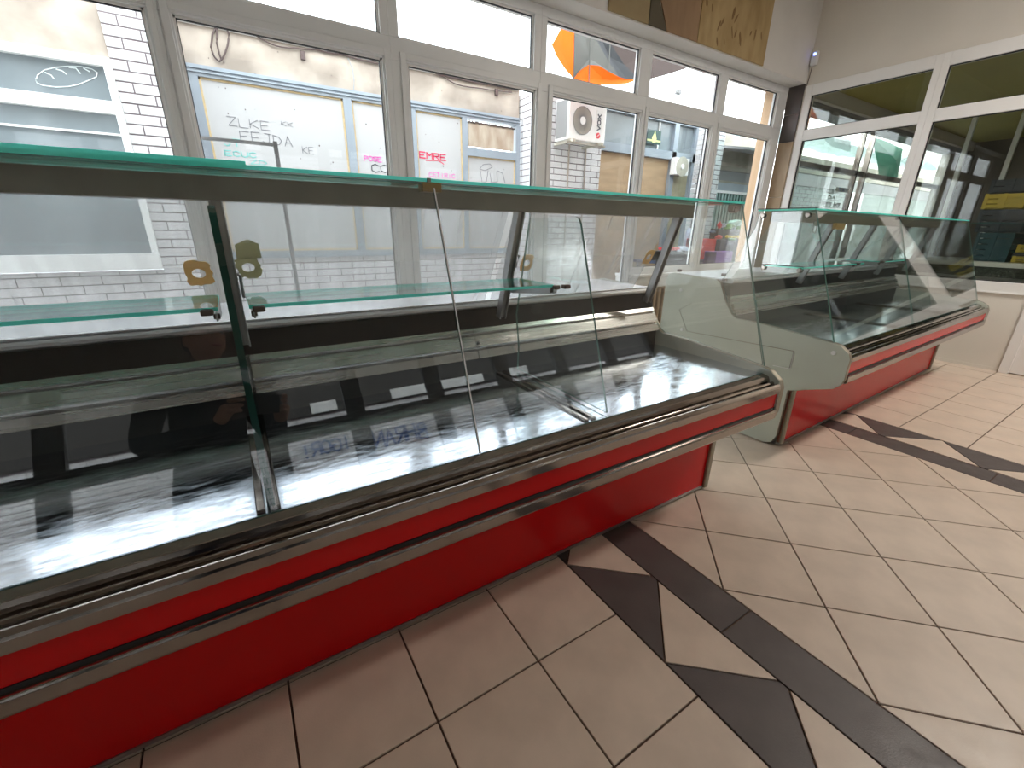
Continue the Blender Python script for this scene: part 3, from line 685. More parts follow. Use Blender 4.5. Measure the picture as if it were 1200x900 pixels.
# stroke lettering ------------------------------------------------------------
GL = {'A': [[(0,0),(.5,1),(1,0)],[(.2,.4),(.8,.4)]], 'B': [[(0,0),(0,1),(.8,.9),(.8,.6),(0,.52),(.95,.4),(.9,.08),(0,0)]], 'H': [[(0,0),(0,1)],[(1,0),(1,1)],[(0,.5),(1,.5)]],
 'R': [[(0,0),(0,1),(.9,.95),(.9,.55),(0,.5)],[(.4,.5),(1,0)]], 'N': [[(0,0),(0,1),(1,0),(1,1)]], 'I': [[(.5,0),(.5,1)]], 'G': [[(1,.85),(.5,1),(0,.8),(0,.2),(.5,0),(1,.15),(1,.5),(.6,.5)]],
 'O': [[(.5,0),(0,.2),(0,.8),(.5,1),(1,.8),(1,.2),(.5,0)]], '!': [[(.5,.35),(.5,1)],[(.45,0),(.55,.08)]], 'F': [[(0,0),(0,1),(1,1)],[(0,.55),(.7,.55)]], 'E': [[(1,0),(0,0),(0,1),(1,1)],[(0,.5),(.8,.5)]],
 'J': [[(0,.2),(.4,0),(.8,.2),(.8,1)],[(.3,1),(1,1)]], 'D': [[(0,0),(0,1),(.7,.9),(1,.5),(.7,.1),(0,0)]], 'M': [[(0,0),(0,1),(.5,.5),(1,1),(1,0)]], 'P': [[(0,0),(0,1),(.9,.95),(.9,.55),(0,.5)]],
 'S': [[(1,.85),(.5,1),(0,.8),(.1,.55),(.9,.45),(1,.2),(.5,0),(0,.15)]], 'C': [[(1,.85),(.5,1),(0,.8),(0,.2),(.5,0),(1,.15)]], 'T': [[(0,1),(1,1)],[(.5,0),(.5,1)]], 'K': [[(0,0),(0,1)],[(1,1),(0,.45),(1,0)]],
 'V': [[(0,1),(.5,0),(1,1)]], 'X': [[(0,0),(1,1)],[(0,1),(1,0)]], 'U': [[(0,1),(0,.2),(.5,0),(1,.2),(1,1)]], 'L': [[(0,1),(0,0),(1,0)]], 'Z': [[(0,1),(1,1),(0,0),(1,0)]], '?': [[(0,.8),(.5,1),(1,.75),(.5,.45),(.5,.3)]]}
def letters(txt, o, rt, up, nrm, w_, h_, gap, wd, wob=.03, th=.002):
    mb = MB(); o, rt, up = Vector(o), Vector(rt), Vector(up)
    for i, ch in enumerate(txt):
        if ch == ' ': continue
        jx, jy = rnd.uniform(-wob, wob), rnd.uniform(-wob, wob)*2
        for st in GL[ch]:
            mb.ribbon([o+rt*((i*(1+gap)+x+jx+rnd.uniform(-wob, wob))*w_)+up*((y+jy+rnd.uniform(-wob, wob))*h_) for x, y in st], wd, nrm, th=th)
    return mb

# boarded shopfront straight across ------------------------------------------
YF, YP = 5.40, 5.11
def F(kx, k, Y=YF): return kx*Y, H+k*Y
shop = empty('boarded_shopfront', (1.5, YF, 0), label='boarded-up shopfront with white sheets in blue-grey frames straight across the alley', cat='shopfront'); SM = off(shop)
box('render_wall', (-.50, YF+.06, 2.52), (3.50, YF+.3, 2.84), MT['facade_beige'], shop, M=SM)
box('render_band', (-.50, YF+.03, 2.84), (3.50, YF+.3, 2.92), MT['facade_white'], shop, M=SM)
zt, zb = 2.52, .92
MB().box((-.12, YF-.02, 2.43), (3.46, YF+.09, zt)).build('top_frame', MT['bluegrey'], shop, M=SM)
for z in (2.458, 2.488): box('frame_ridge', (-.12, YF-.034, z), (3.46, YF-.018, z+.012), MT['bluegrey'], shop, M=SM)
for a, b in ((-.12, .012), (1.26, 1.345), (1.95, 2.05), (2.635, 2.705), (3.41, 3.475)): box('mullion', (a, YF-.02, zb), (b, YF+.09, 2.43), MT['bluegrey'], shop, M=SM)
box('mullion', (2.705, YF-.02, 2.025), (3.41, YF+.09, 2.115), MT['bluegrey'], shop, M=SM)
box('bottom_frame', (-.12, YF-.03, zb-.07), (3.46, YF+.09, zb), MT['bluegrey'], shop, M=SM)
for a, b, c, d in ((.012, 1.26, zb, 2.43), (1.345, 1.95, zb, 2.43), (2.05, 2.635, zb, 2.43), (2.705, 3.41, zb, 2.025)):
    e = .017
    box('white_board', (a+e, YF+.005, c+e), (b-e, YF+.03, d-e), MT['board'], shop, M=SM)
    fb = MB()
    for p, q in (((a, d-e), (b, d)), ((a, c), (b, c+e)), ((a, c), (a+e, d)), ((b-e, c), (b, d))): fb.box((p[0], YF-.002, p[1]), (q[0], YF+.03, q[1]))
    fb.build('foam_seam', MT['foam'], shop, M=SM)
box('stained_panel', (2.73, YF+.005, 2.135), (3.385, YF+.03, 2.405), MT['dirty'], shop, M=SM)
fb = MB()
for i in range(46):
    x = 2.72+i*.0148; zz = 2.395+rnd.uniform(-.008, .008); fb.box((x, YF-.004, zz-.006), (x+.016, YF+.006, zz+.006+rnd.uniform(0, .006)))
fb.build('sealant_bead', MT['cable'], shop, kind='stuff', M=SM)
brick_wall(shop, -.12, 3.47, .12, zb-.07, YF-.005, individual=False)
def write(txt, px, py, px2, hpx, Y, mk, name='writing', wd=.008, parent=shop, gap=.3):
    a, b = onY(px, py, Y), onY(px2, py, Y); n = len(txt); w_ = abs(b.x-a.x)/(n+(n-1)*gap); h_ = abs(onY(px, py-hpx, Y).z-a.z)
    return letters(txt, (a.x, Y, a.z), (1, 0, 0), (0, 0, 1), (0, -1, 0), w_, h_, gap, wd).build(name, MT[mk], parent, kind='stuff', M=off(parent))
YT = YF+.004
write('FEJDA', 283, 166, 342, 12, YT, 'ink_grey', wd=.006)
write('ZLKE', 268, 147, 315, 10, YT, 'ink_grey', wd=.005)
write('KK', 330, 147, 343, 5, YT, 'ink_grey', wd=.004)
write('JT', 263, 170, 282, 8, YT, 'ink_teal', wd=.009)
write('ECUC', 264, 182, 300, 6, YT, 'ink_teal', wd=.009)
write('ZD', 293, 192, 313, 5, YT, 'ink_teal', wd=.007)
write('KE', 355, 180, 368, 8, YT, 'ink_grey', wd=.005)
write('POSE', 427, 188, 447, 5.5, YT, 'ink_mag', wd=.009)
write('CO', 436, 201, 455, 9, YT, 'ink_black', wd=.009)
write('EMRE', 492, 185, 522, 7, YT, 'ink_red', wd=.013)
MB().ribbon([onY(499, 188, YT), onY(514, 188, YT), onY(520, 192.5, YT)], .009).build('writing', MT['ink_red'], shop, M=SM)
write('CETIRIC', 503, 207, 533, 5, YT, 'ink_mag', wd=.007)
for pts in ([(562,198),(566,193),(574,192),(577,196),(568,200),(562,198)], [(563,200),(565,214),(570,213),(572,200)], [(574,203),(576,214),(583,213),(582,201)], [(583,200),(589,203),(592,215)]):
    MB().ribbon([onY(x, y, YT) for x, y in pts], .006).build('drawing', MT['ink_grey'], shop, M=SM)
sm = MB()
for _ in range(70):
    x, z = rnd.uniform(.1, 3.3), rnd.uniform(1.0, 2.9); r = rnd.uniform(.003, .011); y = YF+.002 if z < 2.4 else YF+.057
    if 2.42 < z < 2.53: continue
    sm.box((x, y, z), (x+r, y+.004, z+r*1.2))
sm.build('stain_spots', MT['cable'], shop, kind='stuff', M=SM)
# cables on the concrete band
yc = YF+.04
cb = MB()
def cab(pts, r=.009): 
    P = [onY(x, y, yc) for x, y in pts]; out = []
    for i in range(len(P)-1):
        for t in (0, .33, .66): out.append(P[i].lerp(P[i+1], t)+Vector((0, 0, -.006*math.sin(t*3))))
    return MB().tube(out+[P[-1]], r, 5)
tag(cab([(262,22),(254,28),(249,40),(247,55),(251,66),(257,72),(262,66),(267,52),(268,40),(264,28),(258,23),(254,34),(254,50),(257,63),(260,70)], .008).build('cable_coil', MT['cable']), 'coil of dark cable hanging on the beige concrete across the alley', 'cable')
tag(cab([(270,20),(290,28),(310,38),(345,47),(385,58),(430,68),(450,72),(500,82),(540,93),(580,100),(614,106)], .010).build('cable', MT['cable']), 'thick reddish cable running along the beige concrete band across the alley', 'cable')
tag(cab([(286,30),(305,45),(325,54),(345,56),(370,58),(400,64),(450,76)], .007).build('cable', MT['cable']), 'thin sagging cable below the thick one on the concrete band', 'cable')
tag(cab([(408,68),(413,80),(415,95),(414,110)], .004).build('cable', MT['bluegrey']), 'thin pale wire hanging down from the cables to the frame', 'cable')
tag(cab([(500,80),(520,90),(535,99),(560,103),(600,108)], .007).build('cable', MT['cable']), 'thin second cable looping beside the brick pier across the alley', 'cable')
for (px, py) in ((355, 65), (582, 108)):
    p = onY(px, py, yc); tag(MB().box((p.x-.02, yc-.01, p.z-.035), (p.x+.02, yc+.02, p.z+.035)).build('cable_box', MT['cable']), 'small rusty box on the concrete wall, %s of the two' % ('left' if px < 400 else 'right'), 'box')

# left pier and the shop windows beyond it -----------------------------------
pierA = empty('brick_pier', (-.4, YP, 0), label='white glazed brick pier beside the boarded shopfront, left of it', cat='pier')
brick_wall(pierA, -.552, -.13, 0.0, 2.95, YP, phase=.02)
left = empty('shop_window_front', (-1.6, YP, 0), label='old shop window front with white frames left of the brick pier', cat='shopfront'); LM = off(left)
def KZ(k, Y=YP): return H+k*Y
xr = -.552
box('wall_above', (-4.5, YP+.02, KZ(.2364)), (xr, YP+.25, 2.95), MT['facade_beige'], left, M=LM)
MB().box((-4.5, YP-.03, KZ(.2245)), (xr, YP+.06, KZ(.2364))).build('top_rail', MT['acwhite'], left, bevel=.004, M=LM)
MB().box((-4.5, YP-.03, KZ(.1602)), (xr-.05, YP+.06, KZ(.178))).build('middle_rail', MT['acwhite'], left, bevel=.004, M=LM)
MB().box((xr-.05, YP-.03, KZ(-.05)), (xr, YP+.06, KZ(.2245))).build('side_rail', MT['acwhite'], left, bevel=.004, M=LM)
box('upper_pane', (-4.5, YP+.02, KZ(.178)), (xr-.05, YP+.03, KZ(.2245)), MT['darkglass'], left, M=LM)
box('lower_pane', (-4.5, YP+.02, KZ(-.05)), (xr-.05, YP+.03, KZ(.1602)), MT['darkglass'], left, M=LM)
box('thin_rail', (-4.5, YP-.0, KZ(.131)), (xr-.05, YP+.02, KZ(.134)), MT['acwhite'], left, M=LM)
box('window_sill', (-4.5, YP-.06, KZ(-.076)), (xr, YP+.06, KZ(-.05)), MT['acwhite'], left, M=LM)
brick_wall(left, -4.5, xr, .0, KZ(-.079), YP+.0, individual=False)
bl = [(42,95),(44,88),(52,82),(65,79),(80,77.5),(95,78),(108,81),(114,85),(113,90),(104,94),(92,99),(80,101.5),(65,102),(50,100),(43,97),(42,92)]
MB().ribbon([onY(x, y, YP+.018) for x, y in bl], .006).build('bread_drawing', MT['chalk'], left, M=LM)
for st in ([(53,85),(60,88),(63,92)], [(66,81),(73,83),(78,87)], [(81,79),(89,80),(94,86)], [(98,80),(105,84)]):
    MB().ribbon([onY(x, y, YP+.018) for x, y in st], .008).build('bread_drawing', MT['chalk'], left, M=LM)

# brick wall with the air conditioner -----------------------------------------
acw = empty('brick_wall', (4.1, YP, 0), label='white brick wall section behind the large air conditioner', cat='wall')
brick_wall(acw, 3.525, 4.66, .0, 2.80, YP, phase=.07)
box('top_band', (3.525, YP-.01, 2.80), (4.66, YP+.2, 2.88), MT['facade_white'], acw, M=off(acw))
brick_wall(acw, YP+.035, YF+.3, .5, 2.8, 3.52, axis='x', individual=False, back=False)
box('mortar', (3.525, YP+.03, 0), (3.56, YF+.3, 2.8), MT['mortar'], acw, M=off(acw))
for px in (668, 688):
    a = onY(px, 165, YP-.02); MB().cyl((a.x, YP-.012, .3), (a.x, YP-.012, a.z), .010, 6).build('pipe', MT['facade_beige'], acw, M=off(acw))
def aircon(name, label, x0, x1, z0, z1, yf, yb, fan, logo=False):
    r = empty(name, ((x0+x1)/2, yf, z0), label=label, cat='air conditioner'); M = off(r)
    MB().box((x0, yf, z0), (x1, yb, z1)).build('casing', MT['acwhite'], r, bevel=.012 if logo else .004, M=M)
    if logo: MB().box((x0-.004, yf+.03, z0+.03), (x0+.004, yb-.02, z1-.03)).build('side_louvre', MT['dkgrey'], r, M=M)
    cx, cz, R = fan
    MB().cyl((cx, yf-.006, cz), (cx, yf+.004, cz), R, 40).build('fan_opening', MT['grille'], r, M=M)
    gb = MB()
    for i in range(44):
        a = 2*math.pi*i/44; gb.ribbon([(cx+math.cos(a)*R*.3, yf-.008, cz+math.sin(a)*R*.3), (cx+math.cos(a+.18)*R*.94, yf-.008, cz+math.sin(a+.18)*R*.94)], R*.035)
    gb.tube([(cx+R*math.cos(i*math.pi/20), yf-.008, cz+R*math.sin(i*math.pi/20)) for i in range(41)], R*.03, 6)
    if logo: gb.build('fan_guard', MT['dkgrey'], r, kind='stuff', M=M)
    MB().cyl((cx, yf-.016, cz), (cx, yf, cz), R*.28, 24).build('fan_hub', MT['acwhite'], r, M=M)
    if logo:
        lx_ = (cx+R+x1)/2
        MB().ribbon([(lx_-.045, yf-.001, z0+.02), (lx_+.045, yf-.001, z0+.02), (lx_+.045, yf-.001, z1-.1), (lx_-.045, yf-.001, z1-.1), (lx_-.045, yf-.001, z0+.02)], .006, th=.003).build('cover_outline', MT['dkgrey'] if 0 else MT['acwhite'], r, M=M)
        MB().cyl((lx_, yf-.004, z0+.085), (lx_, yf, z0+.085), .034, 20).build('logo', MT['logo_red'], r, M=M)
        MB().ribbon([(lx_-.018, yf-.005, z0+.075), (lx_+.018, yf-.005, z0+.10)], .006).build('logo', MT['acwhite'], r, M=M)
        g = letters('VOX', (lx_+.028, yf-.002, z0+.145), (0, 0, 1), (-1, 0, 0), (0, -1, 0), .05, .05, .25, .014, wob=0)
        g.build('lettering', MT['logo_navy'], r, M=M)
        for xx in (x0+.06, x1-.09):
            MB().box((xx-.02, yf-.06, z0-.03), (xx+.02, yb+.12, z0)).build('bracket', MT['grille'], r, M=M)
        MB().box((x0-.02, yf-.02, z0-.045), (x1+.0, yf+.02, z0-.02)).build('bracket', MT['concrete'], r, M=M)
    return r
yfa = 4.78
p0, p1 = onY(665.5, 160, yfa), onY(708.5, 166, yfa); pc = onY(682.5, 141.5, yfa)
aircon('air_conditioner', 'large white air conditioner outdoor unit with red and navy logo on brick', p0.x, p1.x, 2.235, 2.70, yfa, yfa+.27, (pc.x, pc.z, .152), True)

# paper lined shopfront right of it --------------------------------------------
rs = empty('paper_lined_shopfront', (5.6, YF, 0), label='shopfront with blue-grey frames lined with brown paper, right of the air conditioner', cat='shopfront'); RM = off(rs)
zr0, zr1 = 2.28, 2.40
box('transom', (4.66, YF-.06, zr0), (7.03, YF+.05, zr1), MT['bluegrey'], rs, M=RM)
box('transom', (4.66, YF-.06, 2.80), (7.03, YF+.05, 2.9), MT['bluegrey'], rs, M=RM)
for x in (4.66, 5.60, 6.44, 6.97): box('mullion', (x, YF-.06, .1), (x+.10 if x < 6.9 else 7.03, YF+.05, 2.80), MT['bluegrey'], rs, M=RM)
box('upper_pane', (4.76, YF, zr1), (5.60, YF+.01, 2.80), MT['darkglass'], rs, M=RM)
box('upper_pane', (5.70, YF, zr1), (6.44, YF+.01, 2.80), MT['darkglass'], rs, M=RM)
box('upper_pane', (6.54, YF, zr1), (6.97, YF+.01, 2.80), MT['darkglass'], rs, M=RM)
box('paper_sheet', (4.76, YF, .2), (5.60, YF+.012, zr0), MT['kraft'], rs, M=RM)
box('paper_sheet', (5.70, YF, .2), (6.44, YF+.012, zr0), MT['kraft'], rs, M=RM)
box('paper_sheet', (6.54, YF, .2), (6.97, YF+.012, zr0), MT['olivepaper'], rs, M=RM)
box('white_slat', (6.10, YF-.02, zr1), (6.125, YF, 2.79), MT['acwhite'], rs, M=RM)
po = empty('poster', (5.95, YF-.01, 2.5), label='dark green poster with pale yellow figure in the shop window', cat='poster'); a = onY(759.5, 150, YF-.02); b = onY(773, 165, YF-.02)
a, b = onY(759.8, 151, YF-.07), onY(773.5, 170, YF-.07)
YPo = YF-.056
MB().box((a.x, YPo-.012, b.z), (b.x, YPo-.006, a.z)).build('sheet', MT['poster'], po, M=off(po))
cx, cz = (a.x+b.x)/2, (a.z+b.z)/2
MB().prism([(cx-.03, cz-.08), (cx+.04, cz-.08), (cx+.055, cz-.02), (cx+.02, cz+.05), (cx+.01, cz+.09), (cx-.01, cz+.05), (cx-.05, cz-.01)], YPo-.016, YPo-.012, 'y').build('print', MT['poster_yellow'], po, M=off(po))
MB().box((a.x, YPo-.015, b.z+.035), (b.x, YPo-.012, b.z+.06)).build('print', MT['poster_yellow'], po, M=off(po))
a, b = onY(792.5, 184, YF-.16), onY(806, 206, YF-.16)
aircon('air_conditioner', 'small white fan unit in the paper lined window farther right', a.x, b.x, b.z, a.z, YF-.16, YF-.065, ((a.x+b.x)/2, (a.z+b.z)/2, (b.x-a.x)*.42))
ca = Vector((7.085, 5.055, onY(826, 182, 5.05).z)); cam_ = empty('security_camera', tuple(ca), label='small round white security camera on the brick pier', cat='camera')
MB().cyl((-.0, -.05, 0), (0, .06, 0), .035, 12).build('housing', MT['acwhite'], cam_); MB().cyl((.0, -.056, -.0), (0, -.05, 0), .022, 12).build('lens', MT['black'], cam_)
pierB = empty('brick_pier', (7.2, YP, 0), label='white brick pier farther right, between paper lined shop and green shutters', cat='pier')
brick_wall(pierB, 6.80 if 0 else 7.03, 7.45, .0, 2.95, YP, individual=True)
brick_wall(pierB, YP+.03, YF+.1, .0, 2.9, 7.03, axis='x', individual=False, back=False)
# green shuttered building
gs = empty('shuttered_building', (8.7, 5.6, 0), label='building with pale green corrugated shutter and dark awning behind the market goods', cat='building'); GM = off(gs)
g = MB()
x = 7.45
while x < 9.7:
    g.box((x, 5.60, .0), (x+.05, 5.66, 1.88)); g.box((x+.05, 5.63, .0), (x+.10, 5.66, 1.88)); x += .10
g.build('corrugated_shutter', MT['greenshut'], gs, kind='stuff', M=GM)
for z0, z1, mk, dy in ((1.88, 1.92, 'acwhite', -.03), (1.92, 2.06, 'bluegrey', 0), (2.06, 2.10, 'concrete', 0), (2.10, 2.27, 'dkgrey', .0), (2.27, 2.34, 'concrete', -.06), (2.34, 2.40, 'facade_beige', -.04), (2.40, 2.46, 'concrete', -.02), (2.46, 2.95, 'concrete', .02)):
    box('facade_band', (7.45, 5.58+dy, z0), (9.7, 5.75, z1), MT[mk], gs, M=GM)
MB().prism([(4.75, 2.46), (5.6, 2.62), (5.6, 2.66), (4.75, 2.50)], 7.6, 9.6, 'x').build('awning', MT['dkgrey'], gs, M=GM)
# brick building and grey boards farther right
fb_ = empty('far_brick_shop', (11, YP, 0), label='white brick building with grey panels seen through the right side window', cat='building'); FM = off(fb_)
brick_wall(fb_, 9.7, 12.6, .0, 2.32, YP, individual=False, mk='brickgrey')
box('lintel', (9.7, YP-.03, 2.32), (17.9, YP+.2, 2.62), MT['concrete'], fb_, M=FM)
box('grey_panel', (12.6, YP, .0), (17.9, YP+.1, 2.32), MT['olivegrey'], fb_, M=FM)
MB().box((12.6, YP-.02, 1.0), (13.2, YP, 2.32)).build('pillar', MT['acwhite'], fb_, M=FM)
MB().box((9.7, YP-.03, 2.08), (17.9, YP, 2.30)).build('dark_band', MT['dkgrey'], fb_, M=FM)

# tan column just outside the last pane
tag(box('column', (5.612, YW+.075, -.08), (5.80, 3.425, 3.2), MT['tan']), 'tan painted column just outside the rightmost front window pane', 'column')
# umbrella over the alley: one canopy, cloth panels
um = empty('parasol', (4.3, 4.4, 2.9), label='large tilted parasol with orange and brown cloth above the alley', cat='parasol'); UM = off(um)
def cloth(pts, mk, nm='cloth_panel', par=um, th=.004):
    V = [onY(x, y, Y) for x, y, Y in pts]; c = sum(V, Vector())/len(V); n = len(V); vv = []
    for v in V: vv.append(v)
    mb = MB(); vs = [tuple(v) for v in V]+[tuple(c+Vector((0, .03, -.02)))]
    vs2 = [(x, y+th, z+th) for x, y, z in vs]; m_ = len(vs)
    f = [(i, (i+1) % n, n) for i in range(n)]+[(m_+(i+1) % n, m_+i, m_+n) for i in range(n)]+[(i, m_+i, m_+(i+1) % n, (i+1) % n) for i in range(n)]
    return mb.add(vs+vs2, f).build(nm, MT[mk], par, M=off(par))
cloth([(659, 31, 4.3), (653, 42, 4.25), (646.7, 53, 4.2), (652, 66, 4.2), (662, 81, 4.2), (672.3, 92.5, 4.2), (673.5, 62, 4.25), (673.5, 36, 4.3)], 'orange')
cloth([(673.5, 36, 4.3), (673.5, 62, 4.25), (672.3, 92.5, 4.2), (678, 84, 4.22), (690, 76, 4.25), (702, 77, 4.25), (710, 82, 4.25), (725, 90, 4.3), (712, 70, 4.35), (698, 45, 4.4), (694, 38, 4.4), (684, 30, 4.4)], 'umb_grey')
cloth([(672.3, 92.5, 4.2), (678, 84, 4.22), (690, 76, 4.25), (702, 77, 4.25), (710, 82, 4.25), (725, 90, 4.3), (735, 93, 4.33), (748, 93, 4.36), (735, 98, 4.3), (710, 100, 4.24), (689, 98.5, 4.2)], 'orange')
cloth([(694, 38, 4.4), (698, 45, 4.4), (712, 70, 4.35), (725, 90, 4.3), (735, 93, 4.33), (748, 92, 4.36), (732, 76, 4.42), (716, 52, 4.46), (704, 40, 4.48), (700, 34, 4.5)], 'umb_dark')
cloth([(704, 40, 4.48), (716, 52, 4.46), (732, 76, 4.42), (748, 92.5, 4.36), (763, 92.4, 4.36), (780, 88, 4.4), (802, 81, 4.45), (812, 76, 4.5), (800, 40, 4.8), (760, 25, 4.8), (730, 22, 4.7)], 'umb_brown')
cloth([(684, 30, 4.4), (698, 45, 4.45), (704, 40, 4.48), (730, 22, 4.7), (700, 0, 4.9), (675, -8, 4.9), (660, 10, 4.6), (673.5, 36, 4.32)], 'umb_grey')
for a, b in (((692, 35, 4.38), (690, 98, 4.19)), ((673.6, 36, 4.29), (672.4, 94, 4.19)), ((715, 52, 4.44), (713, 84, 4.24))):
    MB().cyl(onY(*a), onY(*b), .006, 6).build('rib', MT['umb_grey'], um, M=UM)
# small lamp and tarpaulin under the alley roof
ar = onY(795, 108, 5.0); la = empty('hanging_lamp', tuple(ar), label='small dark lamp on a thin arm above the alley', cat='lamp')
MB().box((-.04, -.03, -.03), (.04, .03, .03)).build('lamp_head', MT['dkgrey'], la, bevel=.006); MB().tube([(-.03, 0, -.01), (-.1, 0, -.03), (-.14, 0, -.12), (-.15, .34, 2.86-ar.z), (-.15, .40, 2.86-ar.z)], .006).build('arm', MT['dkgrey'], la)
def tarp(name, label, x0, x1, y0, y1, z0, z1, mk, nx=16, ny=8, amp=.08, seed=3):
    r = random.Random(seed); mb = MB(); v = []; f = []
    for j in range(ny+1):
        for i in range(nx+1):
            t = j/ny; v.append((x0+(x1-x0)*i/nx, y0+(y1-y0)*t, z0+(z1-z0)*t+r.uniform(-amp, amp)+.05*math.sin(i*.9+j)))
    for j in range(ny):
        for i in range(nx):
            a = j*(nx+1)+i; f += [(a, a+1, a+nx+2), (a, a+nx+2, a+nx+1)]
    n = len(v); v2 = [(x, y, z+.004) for x, y, z in v]; f2 = [tuple(k+n for k in q[::-1]) for q in f]
    mb.add(v+v2, f+f2)
    return tag(mb.build(name, MT[mk], smooth=False), label, 'tarpaulin')
tarp('tarpaulin', 'crumpled white translucent tarpaulin stretched over the right end of the alley', 6.6, 13.6, 3.75, 5.0, 2.50, 2.74, 'tarp', 44, 9, .03)
def hang(pts, mk, label, seed=1):
    V = [onY(*p) for p in pts]; mb = MB(); c = sum(V, Vector())/len(V)+Vector((.05, -.12, 0)); n = len(V)
    vs = [tuple(v) for v in V]+[tuple(c)]; m_ = n+1; vs2 = [(x+.003, y+.004, z) for x, y, z in vs]
    f = [(i, (i+1) % n, n) for i in range(n)]+[(m_+(i+1) % n, m_+i, m_+n) for i in range(n)]+[(i, m_+i, m_+(i+1) % n, (i+1) % n) for i in range(n)]
    return tag(mb.add(vs+vs2, f).build('tarpaulin', MT[mk]), label, 'tarpaulin')
hang([(1022, 160, 3.6), (1040, 166, 3.6), (1058, 175, 3.6), (1052, 208, 3.6), (1040, 212, 3.6), (1030, 205, 3.6), (1028, 190, 3.6)], 'tarp_green', 'green hanging tarpaulin corner seen through the right side window')
hang([(962, 160, 3.6), (985, 158, 3.6), (998, 165, 3.6), (996, 178, 3.6), (975, 172, 3.6)], 'tarp', 'white hanging sheet beside the green tarpaulin')
# upper facade closing the view, and white eaves opposite
box('wall_alley_end', (18, 3.0, -.1), (18.3, 9, 4), MT['facade_white'], kind='structure')

# market stall goods ------------------------------------------------------------
def crate(name, label, px, py, px2, py2, Y, D, mk, cat='crate', zb=None):
    a, b = onY(px, py, Y), onY(px2, py2, Y); x0, x1, z1, z0 = a.x, b.x, a.z, b.z
    if zb is not None: z0 = zb
    r = empty(name, ((x0+x1)/2, Y, z0), label=label, cat=cat); M = off(r); t = .012
    MB().box((x0, Y, z0), (x1, Y+D, z0+t)).build('bottom', MT[mk], r, M=M)
    n = 3 if z1-z0 > .1 else 2; h_ = (z1-z0)/n
    for k in range(n):
        MB().box((x0, Y, z0+k*h_+.004), (x1, Y+t, z0+(k+1)*h_-.006)).box((x0, Y+D-t, z0+k*h_+.004), (x1, Y+D, z0+(k+1)*h_-.006)).box((x0, Y, z0+k*h_+.004), (x0+t, Y+D, z0+(k+1)*h_-.006)).box((x1-t, Y, z0+k*h_+.004), (x1, Y+D, z0+(k+1)*h_-.006)).build('slat_ring', MT[mk], r, M=M)
    for xx in (x0, x1-.03): MB().box((xx, Y-.004, z0), (xx+.03, Y+D+.004, z1)).build('corner_post', MT[mk], r, M=M)
    return r
YS = 4.5
tb = empty('market_table', (6.7, YS, 0), label='dark wide market table carrying crates and bags outside the window', cat='table'); TM = off(tb)
a, b = onY(775, 290, YS), onY(885, 283, YS)
MB().box((a.x, YS-.05, .70), (7.9, YS+.55, .74)).build('tabletop', MT['bluepl'], tb, M=TM)
for x in (a.x+.05, 7.8):
    for y in (YS, YS+.45): MB().box((x, y, -.08), (x+.05, y+.05, .70)).build('leg', MT['dkgrey'], tb, M=TM)
MB().box((a.x, YS-.05, -.05), (7.9, YS-.045, .69)).build('table_skirt', MT['bluepl'], tb, M=TM)
crate('crate', 'dark blue crate holding green vegetables on the market table, right end', 845, 281, 880, 300, YS+.02, .3, 'bluepl', zb=.741)
crate('crate', 'purple plastic crate at the foot of the market goods', 840, 295, 856, 309, YS-.32, .2, 'purple', zb=.562)
crate('crate', 'dark blue upper crate with yellow fruit behind the red box', 842, 268, 878, 279, YS+.36, .15, 'navy', zb=.741)
crate('crate', 'red plastic crate on the market table by the window mullion', 824, 280, 838, 289, YS+.02, .3, 'redpl', zb=.741)
crate('crate', 'dark grey crate under the plastic bag at the left end of the table', 783, 295, 811, 310, YS-.32, .2, 'navy', zb=.562)
a = onY(782, 292, YS-.02); b = onY(796, 292, YS-.02)
crate('crate', 'dark low crate under the small red tray on the market table', 779, 294.6, 806, 300, YS-.03, .25, 'navy', zb=.741)
tag(MB().box((a.x, YS-.03, a.z-.02), (b.x, YS+.15, a.z+.02)).build('red_tray', MT['redpl'], bevel=.004), 'small red tray at the left end of the market table', 'tray')
def blob(name, label, cat, px, py, Y, r, mk, sc=(1, 1, 1), seed=0, sub=2, group=None):
    bm = bmesh.new(); bmesh.ops.create_icosphere(bm, subdivisions=sub, radius=r); q = random.Random(seed)
    for v in bm.verts: v.co *= q.uniform(.72, 1.2); v.co.x *= sc[0]; v.co.y *= sc[1]; v.co.z *= sc[2]
    me = bpy.data.meshes.new(name); bm.to_mesh(me); bm.free(); me.materials.append(MT[mk]); o = bpy.data.objects.new(name, me); col.objects.link(o); o.location = onY(px, py, Y)
    return tag(o, label, cat, group)
blob('plastic_bag', 'pale lilac plastic bag standing on the market table behind the mullion', 'bag', 808, 281, YS+.36, .13, 'bag', (.8, .6, 1.5), 3)
blob('plastic_bag', 'pale blue plastic bag lying beside the red tray', 'bag', 800, 292, YS+.1, .09, 'bag', (1.4, .7, .5), 5)
blob('plastic_bag', 'white translucent plastic bag hanging below the table edge', 'bag', 795, 302, YS-.12, .12, 'bag', (1, .4, 1), 8)
blob('plastic_bag', 'pale green plastic bag draped over the vegetables', 'bag', 862, 261, YS+.5, .14, 'lightgreen', (1.8, .6, .45), 9)
blob('vegetable_bunch', 'bunch of leafy greens in the right crate on the market table', 'vegetables', 853, 266, YS+.43, .09, 'leaf', (1.3, .7, .6), 11)
blob('red_bag', 'small red and white bag on the goods beside the mullion', 'bag', 843.5, 264, YS+.43, .055, 'redpl', (.8, .6, 1.2), 12)
blob('white_bag', 'white bag beside the leafy greens', 'bag', 849, 264.5, YS+.45, .07, 'bag', (1.4, .6, .55), 14)
